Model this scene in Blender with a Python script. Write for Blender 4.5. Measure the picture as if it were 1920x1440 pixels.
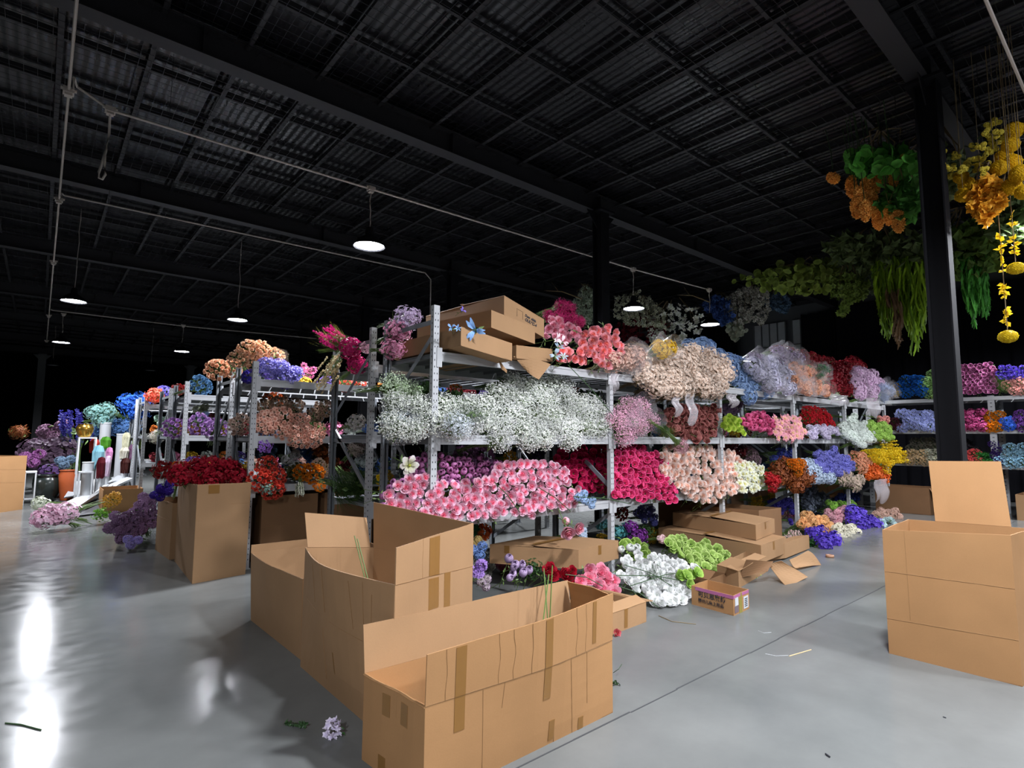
import bpy, math, random
import numpy as np
from mathutils import Vector, Matrix

for o in list(bpy.data.objects):
    bpy.data.objects.remove(o, do_unlink=True)
SC = bpy.context.scene
COL = SC.collection
rnd = random.Random(11)
PI = math.pi
EMIT = 330.0

# ------------------------------------------------------------------ camera, world, exposure
F_PX, HEAD, PITCH, ROLL, CAMH = 1045.0, math.radians(49.8), math.radians(5.5), math.radians(0.4), 1.4
FWD = np.array([math.cos(HEAD) * math.cos(PITCH), math.sin(HEAD) * math.cos(PITCH), math.sin(PITCH)])
_r = np.array([math.sin(HEAD), -math.cos(HEAD), 0.0])
_u = np.cross(_r, FWD)
RGT = _r * math.cos(ROLL) + _u * math.sin(ROLL)
UPV = -_r * math.sin(ROLL) + _u * math.cos(ROLL)
CAM = np.array([0.0, 0.0, CAMH])
cd = bpy.data.cameras.new('camera')
cam = bpy.data.objects.new('camera', cd)
COL.objects.link(cam)
cd.sensor_width = 36.0
cd.lens = F_PX * 36.0 / 1920.0
cd.clip_start, cd.clip_end = 0.05, 200
m = Matrix.Identity(4)
for i in range(3):
    m[i][0], m[i][1], m[i][2], m[i][3] = RGT[i], UPV[i], -FWD[i], CAM[i]
cam.matrix_world = m
SC.camera = cam
w = bpy.data.worlds.new('world')
SC.world = w
w.use_nodes = True
w.node_tree.nodes['Background'].inputs[0].default_value = (0.6, 0.7, 0.9, 1)
w.node_tree.nodes['Background'].inputs[1].default_value = 0.02
SC.view_settings.view_transform = 'Standard'
SC.view_settings.look = 'None'
SC.view_settings.gamma = 1.0
SC.view_settings.exposure = 1.5
SC.view_settings.use_curve_mapping = False
SC.cycles.max_bounces = 6
SC.cycles.diffuse_bounces = 3
SC.cycles.glossy_bounces = 3
SC.cycles.transmission_bounces = 3
SC.cycles.transparent_max_bounces = 12
SC.cycles.sample_clamp_indirect = 4.0
SC.cycles.caustics_reflective = False
SC.cycles.caustics_refractive = False


def ray(x, y):
    return FWD + RGT * (x - 960) / F_PX - UPV * (y - 720) / F_PX


def onz(x, y, z):
    d = ray(x, y)
    return CAM + d * ((z - CAMH) / d[2])


def ony(x, y, Y):
    d = ray(x, y)
    return CAM + d * (Y / d[1])


def onx(x, y, X):
    d = ray(x, y)
    return CAM + d * (X / d[0])


def proj(P):
    d = np.asarray(P, float) - CAM
    z = d @ FWD
    return 960 + F_PX * (d @ RGT) / z, 720 - F_PX * (d @ UPV) / z


# ------------------------------------------------------------------ materials
def lin(h):
    h = h.lstrip('#')
    c = [int(h[i:i + 2], 16) / 255 for i in (0, 2, 4)]
    return tuple(x / 12.92 if x <= .04045 else ((x + .055) / 1.055) ** 2.4 for x in c) + (1,)


_mats = {}


def new_mat(name):
    mt = bpy.data.materials.new(name)
    mt.use_nodes = True
    nt = mt.node_tree
    return mt, nt, nt.nodes['Principled BSDF']


def plain(name, col, rough=.5, metal=0., spec=.5, bump=0., bscale=30., vary=0., coat=0.):
    if name in _mats:
        return _mats[name]
    mt, nt, b = new_mat(name)
    c = lin(col)
    b.inputs['Roughness'].default_value = rough
    b.inputs['Metallic'].default_value = metal
    b.inputs['Specular IOR Level'].default_value = spec
    b.inputs['Coat Weight'].default_value = coat
    tc = nt.nodes.new('ShaderNodeTexCoord')
    nz = nt.nodes.new('ShaderNodeTexNoise')
    nz.inputs['Scale'].default_value = bscale
    nz.inputs['Detail'].default_value = 4
    nt.links.new(tc.outputs['Object'], nz.inputs['Vector'])
    mx = nt.nodes.new('ShaderNodeMix')
    mx.data_type = 'RGBA'
    k = 1 - vary
    mx.inputs[6].default_value = (c[0] * k, c[1] * k, c[2] * k, 1)
    mx.inputs[7].default_value = tuple(min(1, x * (1 + vary)) for x in c[:3]) + (1,)
    nt.links.new(nz.outputs['Fac'], mx.inputs[0])
    nt.links.new(mx.outputs[2], b.inputs['Base Color'])
    if bump:
        bp = nt.nodes.new('ShaderNodeBump')
        bp.inputs['Strength'].default_value = bump
        bp.inputs['Distance'].default_value = .01
        nt.links.new(nz.outputs['Fac'], bp.inputs['Height'])
        nt.links.new(bp.outputs[0], b.inputs['Normal'])
    _mats[name] = mt
    return mt


def petal(c0, c1, rough=.6, gain=1.0):
    """petal colour c0 at the flower's centre to c1 at its rim, with a little variation from flower to flower"""
    key = 'petal_%s_%s' % (c0.strip('#'), c1.strip('#')) + ('' if gain == 1 else ' lighter %.1f' % gain)
    if key in _mats:
        return _mats[key]
    mt, nt, b = new_mat(key)
    at = nt.nodes.new('ShaderNodeAttribute')
    at.attribute_name = 't'
    mx = nt.nodes.new('ShaderNodeMix')
    mx.data_type = 'RGBA'
    mx.inputs[6].default_value = lin(c0)
    mx.inputs[7].default_value = lin(c1)
    nt.links.new(at.outputs['Fac'], mx.inputs[0])
    oi = nt.nodes.new('ShaderNodeObjectInfo')
    mr = nt.nodes.new('ShaderNodeMapRange')
    mr.inputs[3].default_value = .8 * gain
    mr.inputs[4].default_value = 1.15 * gain
    nt.links.new(oi.outputs['Random'], mr.inputs[0])
    hs = nt.nodes.new('ShaderNodeHueSaturation')
    nt.links.new(mr.outputs[0], hs.inputs['Value'])
    nt.links.new(mx.outputs[2], hs.inputs['Color'])
    nt.links.new(hs.outputs[0], b.inputs['Base Color'])
    b.inputs['Roughness'].default_value = rough
    b.inputs['Specular IOR Level'].default_value = .25
    tr = nt.nodes.new('ShaderNodeBsdfTranslucent')
    nt.links.new(hs.outputs[0], tr.inputs[0])
    ms = nt.nodes.new('ShaderNodeMixShader')
    ms.inputs[0].default_value = .22
    nt.links.new(b.outputs[0], ms.inputs[1])
    nt.links.new(tr.outputs[0], ms.inputs[2])
    nt.links.new(ms.outputs[0], nt.nodes['Material Output'].inputs[0])
    _mats[key] = mt
    return mt


def cardboard(name, col, vary=.07):
    if name in _mats:
        return _mats[name]
    mt, nt, b = new_mat(name)
    tc = nt.nodes.new('ShaderNodeTexCoord')
    nz = nt.nodes.new('ShaderNodeTexNoise')
    nz.inputs['Scale'].default_value = 3.5
    nz.inputs['Detail'].default_value = 5
    nz2 = nt.nodes.new('ShaderNodeTexNoise')
    nz2.inputs['Scale'].default_value = 160
    nz2.inputs['Detail'].default_value = 2
    ad = nt.nodes.new('ShaderNodeMath')
    ad.operation = 'MULTIPLY_ADD'
    ad.inputs[1].default_value = .35
    nt.links.new(tc.outputs['Object'], nz.inputs[0])
    nt.links.new(tc.outputs['Object'], nz2.inputs[0])
    nt.links.new(nz2.outputs['Fac'], ad.inputs[0])
    nt.links.new(nz.outputs['Fac'], ad.inputs[2])
    mx = nt.nodes.new('ShaderNodeMix')
    mx.data_type = 'RGBA'
    c = lin(col)
    mx.inputs[6].default_value = tuple(x * (1 - vary * 2) for x in c[:3]) + (1,)
    mx.inputs[7].default_value = tuple(min(1, x * (1 + vary * 2)) for x in c[:3]) + (1,)
    nt.links.new(ad.outputs[0], mx.inputs[0])
    nt.links.new(mx.outputs[2], b.inputs['Base Color'])
    b.inputs['Roughness'].default_value = .75
    b.inputs['Specular IOR Level'].default_value = .25
    bp = nt.nodes.new('ShaderNodeBump')
    bp.inputs['Strength'].default_value = .12
    bp.inputs['Distance'].default_value = .004
    nt.links.new(ad.outputs[0], bp.inputs['Height'])
    nt.links.new(bp.outputs[0], b.inputs['Normal'])
    _mats[name] = mt
    return mt


def film(name, col, fac):
    """clear plastic film: mostly see-through with a glossy sheen"""
    if name in _mats:
        return _mats[name]
    mt, nt, b = new_mat(name)
    b.inputs['Base Color'].default_value = lin(col)
    b.inputs['Roughness'].default_value = .22
    b.inputs['Specular IOR Level'].default_value = .8
    t = nt.nodes.new('ShaderNodeBsdfTransparent')
    ms = nt.nodes.new('ShaderNodeMixShader')
    ms.inputs[0].default_value = fac
    nt.links.new(t.outputs[0], ms.inputs[1])
    nt.links.new(b.outputs[0], ms.inputs[2])
    nt.links.new(ms.outputs[0], nt.nodes['Material Output'].inputs[0])
    _mats[name] = mt
    return mt


def emitter(name, col, strength):
    mt, nt, b = new_mat(name)
    b.inputs['Base Color'].default_value = (0, 0, 0, 1)
    b.inputs['Emission Color'].default_value = lin(col)
    b.inputs['Emission Strength'].default_value = strength
    return mt


def floor_mat():
    mt, nt, b = new_mat('polished_floor')
    tc = nt.nodes.new('ShaderNodeTexCoord')
    n1 = nt.nodes.new('ShaderNodeTexNoise')
    n1.inputs['Scale'].default_value = .9
    n1.inputs['Detail'].default_value = 6
    n1.inputs['Roughness'].default_value = .6
    n2 = nt.nodes.new('ShaderNodeTexNoise')
    n2.inputs['Scale'].default_value = 7
    n2.inputs['Detail'].default_value = 5
    for n in (n1, n2):
        nt.links.new(tc.outputs['Object'], n.inputs[0])
    rp = nt.nodes.new('ShaderNodeValToRGB')
    rp.color_ramp.elements[0].position = .3
    rp.color_ramp.elements[0].color = lin('#5d5f5e')
    rp.color_ramp.elements[1].position = .75
    rp.color_ramp.elements[1].color = lin('#757775')
    nt.links.new(n1.outputs['Fac'], rp.inputs[0])
    nt.links.new(rp.outputs[0], b.inputs['Base Color'])
    mr = nt.nodes.new('ShaderNodeMapRange')
    mr.inputs[1].default_value = .3
    mr.inputs[2].default_value = .7
    mr.inputs[3].default_value = .12
    mr.inputs[4].default_value = .22
    nt.links.new(n2.outputs['Fac'], mr.inputs[0])
    nt.links.new(mr.outputs[0], b.inputs['Roughness'])
    bp = nt.nodes.new('ShaderNodeBump')
    bp.inputs['Strength'].default_value = .025
    bp.inputs['Distance'].default_value = .01
    nt.links.new(n2.outputs['Fac'], bp.inputs['Height'])
    nt.links.new(bp.outputs[0], b.inputs['Normal'])
    b.inputs['Specular IOR Level'].default_value = .07
    return mt


def roof_mat():
    mt, nt, b = new_mat('dark_roof_sheet')
    tc = nt.nodes.new('ShaderNodeTexCoord')
    wv = nt.nodes.new('ShaderNodeTexWave')
    wv.bands_direction = 'X'
    wv.inputs['Scale'].default_value = 3.2
    wv.inputs['Distortion'].default_value = 1.0
    n2 = nt.nodes.new('ShaderNodeTexNoise')
    n2.inputs['Scale'].default_value = 3.5
    n2.inputs['Detail'].default_value = 5
    nt.links.new(tc.outputs['Object'], wv.inputs[0])
    nt.links.new(tc.outputs['Object'], n2.inputs[0])
    ad = nt.nodes.new('ShaderNodeMath')
    ad.operation = 'ADD'
    nt.links.new(wv.outputs['Fac'], ad.inputs[0])
    nt.links.new(n2.outputs['Fac'], ad.inputs[1])
    bp = nt.nodes.new('ShaderNodeBump')
    bp.inputs['Strength'].default_value = .35
    bp.inputs['Distance'].default_value = .02
    nt.links.new(ad.outputs[0], bp.inputs['Height'])
    nt.links.new(bp.outputs[0], b.inputs['Normal'])
    b.inputs['Base Color'].default_value = lin('#17161a')
    mr = nt.nodes.new('ShaderNodeMapRange')
    mr.inputs[3].default_value = .18
    mr.inputs[4].default_value = .42
    nt.links.new(n2.outputs['Fac'], mr.inputs[0])
    nt.links.new(mr.outputs[0], b.inputs['Roughness'])
    b.inputs['Specular IOR Level'].default_value = .5
    return mt


# ------------------------------------------------------------------ mesh builder
class G:
    def __init__(s):
        s.v, s.f, s.t, s.m = [], [], [], []
        s.n = 0

    def add(s, V, F, t=0.0, mi=0):
        V = np.asarray(V, float)
        s.v.append(V)
        o = s.n
        s.f += [tuple(i + o for i in f) for f in F]
        s.m += [mi] * len(F)
        s.t.append(np.full(len(V), t, float) if np.isscalar(t) else np.asarray(t, float))
        s.n += len(V)

    def box(s, c, d, mi=0, R=None):
        x, y, z = [q / 2 for q in d]
        V = np.array([(-x, -y, -z), (x, -y, -z), (x, y, -z), (-x, y, -z), (-x, -y, z), (x, -y, z), (x, y, z), (-x, y, z)])
        if R is not None:
            V = V @ np.asarray(R).T
        s.add(V + np.asarray(c, float), [(3, 2, 1, 0), (4, 5, 6, 7), (0, 1, 5, 4), (1, 2, 6, 5), (2, 3, 7, 6), (3, 0, 4, 7)], 0, mi)

    def bar(s, a, b, w, h, mi=0, up=(0, 0, 1)):
        a, b = np.asarray(a, float), np.asarray(b, float)
        d = b - a
        L = np.linalg.norm(d)
        d /= L
        sd = np.cross(d, up)
        if np.linalg.norm(sd) < 1e-4:
            sd = np.cross(d, (1, 0, 0))
        sd /= np.linalg.norm(sd)
        u2 = np.cross(sd, d)
        R = np.stack([d, sd, u2], 1)
        s.box((a + b) / 2, (L, w, h), mi, R)

    def tube(s, P, r, n=5, t=0.0, mi=0, cap=True):
        P = [np.asarray(p, float) for p in P]
        rs = r if hasattr(r, '__len__') else [r] * len(P)
        V, F = [], []
        for i, p in enumerate(P):
            d = P[min(i + 1, len(P) - 1)] - P[max(i - 1, 0)]
            d = d / (np.linalg.norm(d) + 1e-9)
            a = np.cross(d, (0, 0, 1))
            if np.linalg.norm(a) < .05:
                a = np.cross(d, (1, 0, 0))
            a /= np.linalg.norm(a)
            b = np.cross(d, a)
            for k in range(n):
                q = 2 * PI * k / n
                V.append(p + (a * math.cos(q) + b * math.sin(q)) * rs[i])
        for i in range(len(P) - 1):
            for k in range(n):
                k2 = (k + 1) % n
                F.append((i * n + k, i * n + k2, (i + 1) * n + k2, (i + 1) * n + k))
        if cap:
            F.append(tuple(range(n)))
            F.append(tuple((len(P) - 1) * n + k for k in range(n)))
        s.add(V, F, t, mi)

    def lathe(s, prof, n=24, c=(0, 0, 0), t=0.0, mi=0, tv=None):
        V, F, T = [], [], []
        for j, (r, z) in enumerate(prof):
            for k in range(n):
                q = 2 * PI * k / n
                V.append((c[0] + r * math.cos(q), c[1] + r * math.sin(q), c[2] + z))
                T.append(tv[j] if tv else t)
        for j in range(len(prof) - 1):
            for k in range(n):
                k2 = (k + 1) % n
                F.append((j * n + k, j * n + k2, (j + 1) * n + k2, (j + 1) * n + k))
        s.add(V, F, T, mi)

    def mesh(s, name, mats=(), smooth=False):
        me = bpy.data.meshes.new(name)
        V = np.concatenate(s.v) if s.v else np.zeros((0, 3))
        me.from_pydata(V.tolist(), [], s.f)
        for mt in mats:
            me.materials.append(mt)
        if len(mats) > 1:
            me.polygons.foreach_set('material_index', s.m)
        T = np.concatenate(s.t) if s.t else np.zeros(0)
        if T.size and T.any():
            at = me.attributes.new('t', 'FLOAT', 'POINT')
            at.data.foreach_set('value', T.astype(np.float32))
        if smooth:
            me.polygons.foreach_set('use_smooth', [True] * len(me.polygons))
        me.update()
        return me

    def build(s, name, mats, parent=None, smooth=False, loc=None):
        if not isinstance(mats, (list, tuple)):
            mats = [mats]
        return link(name, s.mesh(name, mats, smooth), parent, loc)


def link(name, me, parent=None, loc=None):
    o = bpy.data.objects.new(name, me)
    COL.objects.link(o)
    if parent:
        o.parent = parent
    if loc is not None:
        o.location = loc
    return o


def tag(o, label=None, cat=None, group=None, kind=None):
    if label:
        o['label'] = label
    if cat:
        o['category'] = cat
    if group:
        o['group'] = group
    if kind:
        o['kind'] = kind
    return o


def empty(name, label, cat, group=None, loc=(0, 0, 0), rz=0.0):
    o = bpy.data.objects.new(name, None)
    o.empty_display_size = .05
    COL.objects.link(o)
    o.location = loc
    o.rotation_euler = (0, 0, rz)
    return tag(o, label, cat, group)


def struct(name, g, mats, smooth=False, label=None):
    return tag(g.build(name, mats, None, smooth), label, None, None, 'structure')


# ------------------------------------------------------------------ base materials
M_STEEL = plain('painted_steel', '#b0b2b5', .6, .0, vary=.08, bscale=14)
M_STEELD = plain('galvanised_steel', '#7d8288', .55, .2, vary=.12, bscale=10)
M_HOLE = plain('dark_slot', '#15161a', .8)
M_DECK = plain('deck_steel', '#74777a', .6, .0, vary=.08)
M_BLACK = plain('black_paint', '#161619', .8, .0, spec=.12, vary=.1)
M_BEAM = plain('black_beam_paint', '#222125', .6, .0, spec=.5, vary=.2, bscale=3)
M_WIRE = plain('black_wire', '#2c2d31', .35, .6)
M_CONDUIT = plain('white_conduit', '#b8aea6', .5, vary=.04)
M_CURT = plain('black_curtain_cloth', '#101014', .95, spec=.1, vary=.3, bscale=2)
M_WALL = plain('dark_wall', '#0c0c0f', .9, spec=.1)
M_CARD = cardboard('brown_cardboard', '#9d7b59')
M_CARD2 = cardboard('warm_cardboard', '#a17951')
M_CARD3 = cardboard('dull_cardboard', '#7c5c40')
M_TAPE = plain('parcel_tape', '#87602f', .28, spec=.6, vary=.05)
M_CREASE = plain('cardboard_edge', '#8f6c45', .8, vary=.1)
M_STEM = plain('green_stem', '#5f7a3c', .55, vary=.25, bscale=6)
M_STEMD = plain('dark_green_stem', '#33502c', .6, vary=.25, bscale=6)
M_LEAF = plain('leaf_green', '#3f6b35', .5, vary=.35, bscale=9)
M_TWIG = plain('brown_twig', '#7c6a4a', .7, vary=.2)
M_WHITE = plain('white_board', '#c0c3c6', .6, vary=.03)
M_INK = plain('dark_ink', '#262830', .7)
M_FILM = film('clear_film', '#e8e6ea', .15)
M_LAMP = emitter('lamp_glow', '#f4f7ff', EMIT)
M_LAMPOFF = plain('lamp_diffuser', '#8d9096', .4)

# ------------------------------------------------------------------ the hall
X0, X1, Y0, Y1, ZC = -16.0, 17.6, -9.0, 37.0, 5.62
g = G()
g.box(((X0 + X1) / 2, (Y0 + Y1) / 2, -.05), (X1 - X0, Y1 - Y0, .1))
struct('floor', g, floor_mat())
g = G()
g.box(((X0 + X1) / 2, (Y0 + Y1) / 2, ZC + .05), (X1 - X0, Y1 - Y0, .1))
struct('ceiling', g, roof_mat())
for nm, c, d in (('wall_back', ((X0 + X1) / 2, Y1 + .1, ZC / 2), (X1 - X0, .2, ZC)), ('wall_front', ((X0 + X1) / 2, Y0 - .1, ZC / 2), (X1 - X0, .2, ZC)),
                 ('wall_left', (X0 - .1, (Y0 + Y1) / 2, ZC / 2), (.2, Y1 - Y0, ZC))):
    g = G()
    g.box(c, d)
    struct(nm, g, M_WALL)
# right wall: grey cladding behind black curtains
g = G()
g.box((X1 + .1, (Y0 + Y1) / 2, ZC / 2), (.2, Y1 - Y0, ZC))
struct('wall_right', g, plain('grey_cladding', '#4a4c50', .6, vary=.15, bscale=2))
# saw-cut joints in the floor: thin dark recess strips
for i, (a, b) in enumerate((((-8, 1.90), (17, 1.90)), ((1.42, -6), (1.42, 1.86)), ((9.4, 1.9), (9.4, 3.2)))):
    g = G()
    a, b = np.array(a + (0.0006,)), np.array(b + (0.0006,))
    n = 60
    for k in range(n):
        p, q = a + (b - a) * k / n, a + (b - a) * (k + 1) / n
        o = np.array((-(b - a)[1], (b - a)[0], 0)) / np.linalg.norm(b - a) * rnd.uniform(-.003, .003)
        g.bar(p + o, q + o, .007 + rnd.random() * .003, .001)
    struct('trim_%d' % (i + 1), g, plain('joint_dirt', '#3a3c3e', .9))

# girders along X, and the columns that carry them
GY = [-3.2, 1.49, 6.08, 10.55, 15.1, 20.1, 25.0, 30.1, 34.4]
for gy in GY:
    g = G()
    g.box(((X0 + X1) / 2, gy, 5.2), (X1 - X0, .19, .012))
    g.box(((X0 + X1) / 2, gy, 5.5), (X1 - X0, .19, .012))
    g.box(((X0 + X1) / 2, gy, 5.35), (X1 - X0, .01, .3))
    for k in range(12):
        g.box((X0 + 2 + k * 3, gy, 5.35), (.01, .18, .29))
    struct('roof_beam', g, M_BEAM, label='black steel roof girder running over the hall')
for gx, gy in ((6.97, 1.44), (6.98, 5.98), (7.05, 10.5), (7.1, 15.1), (7.1, 20.1), (-.1, 34.4), (6.1, 34.4), (-7, 34.4), (13.8, 10.5), (-7, 15.1), (17.3, 5.98), (17.3, 10.5)):
    g = G()
    s = .2
    big = gx > 6 and gy < 30
    wd = .19 if big else .3
    g.box((gx, gy - wd / 2, 2.6), (wd, .014, 5.2))
    g.box((gx, gy + wd / 2, 2.6), (wd, .014, 5.2))
    g.box((gx, gy, 2.6), (.012, wd, 5.2))
    g.box((gx, gy, 5.17), (.34, .34, .03))
    g.box((gx, gy, .012), (.34, .34, .024))
    # knee plates under the girder
    for sx in (-1, 1):
        g.add([(gx + sx * .1, gy - .006, 4.9), (gx + sx * .1, gy - .006, 5.16), (gx + sx * .34, gy - .006, 5.16), (gx + sx * .1, gy + .006, 4.9), (gx + sx * .1, gy + .006, 5.16), (gx + sx * .34, gy + .006, 5.16)],
              [(0, 1, 2), (5, 4, 3), (0, 3, 4, 1), (1, 4, 5, 2), (2, 5, 3, 0)])
    struct('steel_column', g, M_BLACK if gy < 30 else plain('grey_column_paint', '#77797c', .6), label='steel H column carrying the roof girder')
# purlins along Y and cross members along X
px = -15.3
while px < X1:
    g = G()
    g.box((px, (Y0 + Y1) / 2, 5.47), (.05, Y1 - Y0, .008))
    g.box((px + .022, (Y0 + Y1) / 2, 5.53), (.006, Y1 - Y0, .13))
    struct('roof_purlin_beam', g, M_BEAM)
    px += .76
py = -8.5
while py < 36:
    g = G()
    g.box(((X0 + X1) / 2, py, 5.50), (X1 - X0, .035, .008))
    g.box(((X0 + X1) / 2, py, 5.545), (X1 - X0, .006, .09))
    struct('roof_cross_beam', g, M_BEAM)
    py += .98
# wire mesh stretched under the roof sheets
g = G()
x = -4.0
while x < 17:
    g.box((x, 8.5, 5.455), (.0035, 25, .0035))
    x += .12
y = -4.0
while y < 21:
    g.box((6.5, y, 5.458), (21, .0035, .0035))
    y += .12
struct('ceiling_wire_mesh', g, M_WIRE)
bpy.data.objects['ceiling_wire_mesh'].name = 'ceiling_mesh'


# curtains on the right wall, hung in folds
def curtain(y0, y1, z1, y0b=None, X=17.2, nm='black_curtain', label='', ztop=5.15):
    y0b = y0 if y0b is None else y0b
    n = max(8, int((y1 - y0) * 14))
    V, F = [], []
    rows = [0, .35, .7, .9, 1]
    for j, u in enumerate(rows):
        for i in range(n + 1):
            f = i / n
            a = y0 + (y0b - y0) * (1 - u)
            yy = a + (y1 - a) * f
            V.append((X + .06 * math.sin(i * 1.7 + j * .2) + .03 * math.sin(i * .61), yy, z1 + (ztop - z1) * u))
    for j in range(len(rows) - 1):
        for i in range(n):
            a = j * (n + 1) + i
            F.append((a, a + 1, a + n + 2, a + n + 1))
    g = G()
    V = np.array(V)
    g.add(V, F)
    g.add(V + np.array([.01, 0, 0]), [f[::-1] for f in F])
    o = g.build(nm, M_CURT, None, True)
    tag(o, label, 'curtain', 'black curtains on the side wall')
    return o


curtain(-8.8, 5.9, .03, None, label='wide black curtain hung behind the long side rack')
curtain(5.0, 7.0, 3.2, 5.0, X=17.35, label='black curtain swept aside beside the grey window panels')
curtain(9.0, 36.5, .03, None, label='black curtain covering the far side wall')
curtain(6.6, 9.6, .03, None, label='low black curtain under the grey window panels', ztop=3.3, X=17.3)
for i, (a, b) in enumerate(((6.35, 7.35), (7.55, 8.55))):
    g = G()
    g.box((17.5, (a + b) / 2, 4.1), (.03, b - a, 1.9))
    for q in np.linspace(a, b, 5):
        g.box((17.47, q, 4.1), (.03, .03, 1.9), 1)
    g.box((17.47, (a + b) / 2, 4.3), (.04, b - a, .03), 1)
    struct('window_%d' % (i + 1), g, [plain('grey_window_panel', '#a9adb2', .3, spec=.6, vary=.2, bscale=4), plain('window_bar', '#54575b', .5)])


# ------------------------------------------------------------------ conduits and pendant lamps
def wavy(a, b, n, amp):
    P = []
    for k in range(n + 1):
        f = k / n
        p = np.array(a, float) * (1 - f) + np.array(b, float) * f
        if 0 < k < n:
            p += np.array([rnd.uniform(-amp, amp), rnd.uniform(-amp, amp), 0])
        P.append(p)
    return P


ZK = 4.62


def conduit(P, label, boxes):
    e = empty('wiring_conduit', label, 'conduit', None, tuple(P[0]))
    p0 = np.array(P[0], float)
    g = G()
    g.tube([np.array(p) - p0 for p in P], .0125, 6)
    g.build('pipe', M_CONDUIT, e)
    for b in boxes:
        g = G()
        b = np.array(b, float) - p0
        g.box(b, (.085, .085, .05))
        g.box(b + np.array([0, 0, -.035]), (.06, .06, .03))
        for s in (-1, 1):
            g.tube([b + np.array([s * .035, 0, .02]), b + np.array([s * .06, 0, .02])], .018, 6)
        g.build('junction_box', M_CONDUIT, e)
    # hangers up to the roof framing
    for p, q in zip(P[:-1], P[1:]):
        p, q = np.array(p, float), np.array(q, float)
        L = np.linalg.norm(q - p)
        if abs(q[2] - p[2]) > .3 or L < 1.5:
            continue
        for k in range(int(L / 3) + 1):
            r = p + (q - p) * min(1, (k * 3 + .5) / L) - p0
            g = G()
            g.tube([r, r + np.array([0, 0, 5.45 - ZK])], .0022, 4)
            g.build('hanger', M_WIRE, e)
    return e


conduit([(0, -2, ZK), (0, 6.35, ZK), (0, 13.3, ZK), (0, 19.0, ZK), (0, 25, ZK)], 'white conduit running away down the hall with branch boxes', [(0, 6.5, ZK), (0, 9.7, ZK), (0, 13.35, ZK), (0, 19.6, ZK), (0, 25, ZK)])
conduit([(.03, 6.45, ZK), (.03, 6.45, ZK + .12), (.06, 6.6, ZK + .12), (.33, 6.62, ZK), (3.1, 6.55, ZK), (8.46, 6.45, ZK), (10.9, 6.28, ZK)], 'white conduit with the lamp over the near shelving row', [(.33, 6.62, ZK), (3.1, 6.55, ZK), (8.46, 6.45, ZK), (10.88, 6.28, ZK)])
conduit([(.02, 9.7, ZK), (.02, 9.7, ZK + .1), (.05, 9.76, ZK + .1), (5.6, 9.3, ZK), (5.72, 9.28, ZK - .12), (5.72, 9.26, 2.3)], 'thin white conduit that bends down behind the near rack', [])
conduit([(.0, 19.1, ZK), (.0, 19.1, ZK + .1), (.06, 19.2, ZK + .1), (3.1, 18.7, ZK), (6.8, 18.1, ZK)], 'far thin white conduit carrying two distant lamps', [(.3, 19.05, ZK), (3.05, 18.66, ZK)])
conduit([(1.5, .67, ZK), (9, .67, ZK), (16.5, .67, ZK)], 'white conduit crossing the top corner beside the column', [(3.1, .67, ZK), (8.3, .67, ZK)])


def pendant(x, y, label, on=True, z=3.85, top=ZK, group='pendant high bay lamps'):
    e = empty('pendant_lamp', label, 'lamp', group, (x, y, z))
    g = G()
    g.tube(wavy((0, 0, .24), (0, 0, top - z), 7, .012), .006, 5)
    g.build('cord', M_CONDUIT, e)
    g = G()
    g.tube(wavy((.012, .012, .24), (.01, .012, top - z), 9, .006), .003, 4)
    g.build('chain', M_WIRE, e)
    g = G()
    g.lathe([(.001, .25), (.03, .25), (.045, .24), (.055, .2), (.055, .14), (.10, .115), (.15, .07), (.195, .012), (.205, -.005), (.198, -.006), (.14, .06), (.09, .10), (.001, .11)], 32)
    g.build('lamp_shade', M_BLACK, e, True)
    g = G()
    n = 32
    g.add([(.185 * math.cos(2 * PI * k / n), .185 * math.sin(2 * PI * k / n), .012) for k in range(n)], [tuple(range(n))[::-1]])
    g.build('diffuser', M_LAMP if on else M_LAMPOFF, e)
    return e


pendant(3.1, 6.55, 'lit black pendant lamp hanging nearest over the first racks')
pendant(8.46, 6.45, 'lit black pendant lamp left of the blue hanging flowers, over the far rack end')
pendant(10.88, 6.28, 'lit black pendant lamp at the end of its conduit among the blue hanging flowers')
pendant(3.07, 12.7, 'lit black pendant lamp above the peach roses of the second shelving row', top=5.62)
pendant(.33, 12.95, 'lit black pendant lamp beside the long conduit, nearest on that side', top=5.62)
pendant(3.05, 18.66, 'lit distant pendant lamp on the far conduit, above the blue flowers row')
pendant(.3, 19.05, 'lit distant pendant lamp above the vases and the dark violet bush')
pendant(.22, 25.6, 'unlit pendant lamp deepest in the dark, beside the long conduit', False, top=5.62)
pendant(3.1, 25.0, 'unlit pendant lamp deepest in the dark, over the shelving rows', False, top=5.62)
for (x, y, z) in ((3.0, .67, 3.85), (8.3, .67, 3.85), (13.4, .67, 3.85), (3.0, -4.5, 5.0), (8.3, -4.5, 5.0), (-2.6, -1.2, 3.85), (-2.6, -5, 5.0), (-6, 12.8, 3.85), (5.6, -1.9, 5.0)):  # first three continue the inferred lamp row; the rest are unseen fill lamps, added
    pendant(x, y, 'lit black pendant lamp outside the picture, among inferred lamps and added fill', top=5.62, z=z, group='pendant lamps beyond the picture')
# looped spare cable under the first junction box
g = G()
P = [(0, 0, 0), (.005, 0, -.2), (-.01, 0, -.38), (-.03, .01, -.5), (-.05, .02, -.6), (-.045, .02, -.66), (-.02, .01, -.67), (0, 0, -.62), (-.01, 0, -.52), (-.015, 0, -.42)]
g.tube(P, .012, 6)
o = g.build('cable_loop', M_CONDUIT, None, True, (.33, 6.62, ZK - .05))
tag(o, 'spare white cable hanging in a loop from the first junction box', 'cable')


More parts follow.
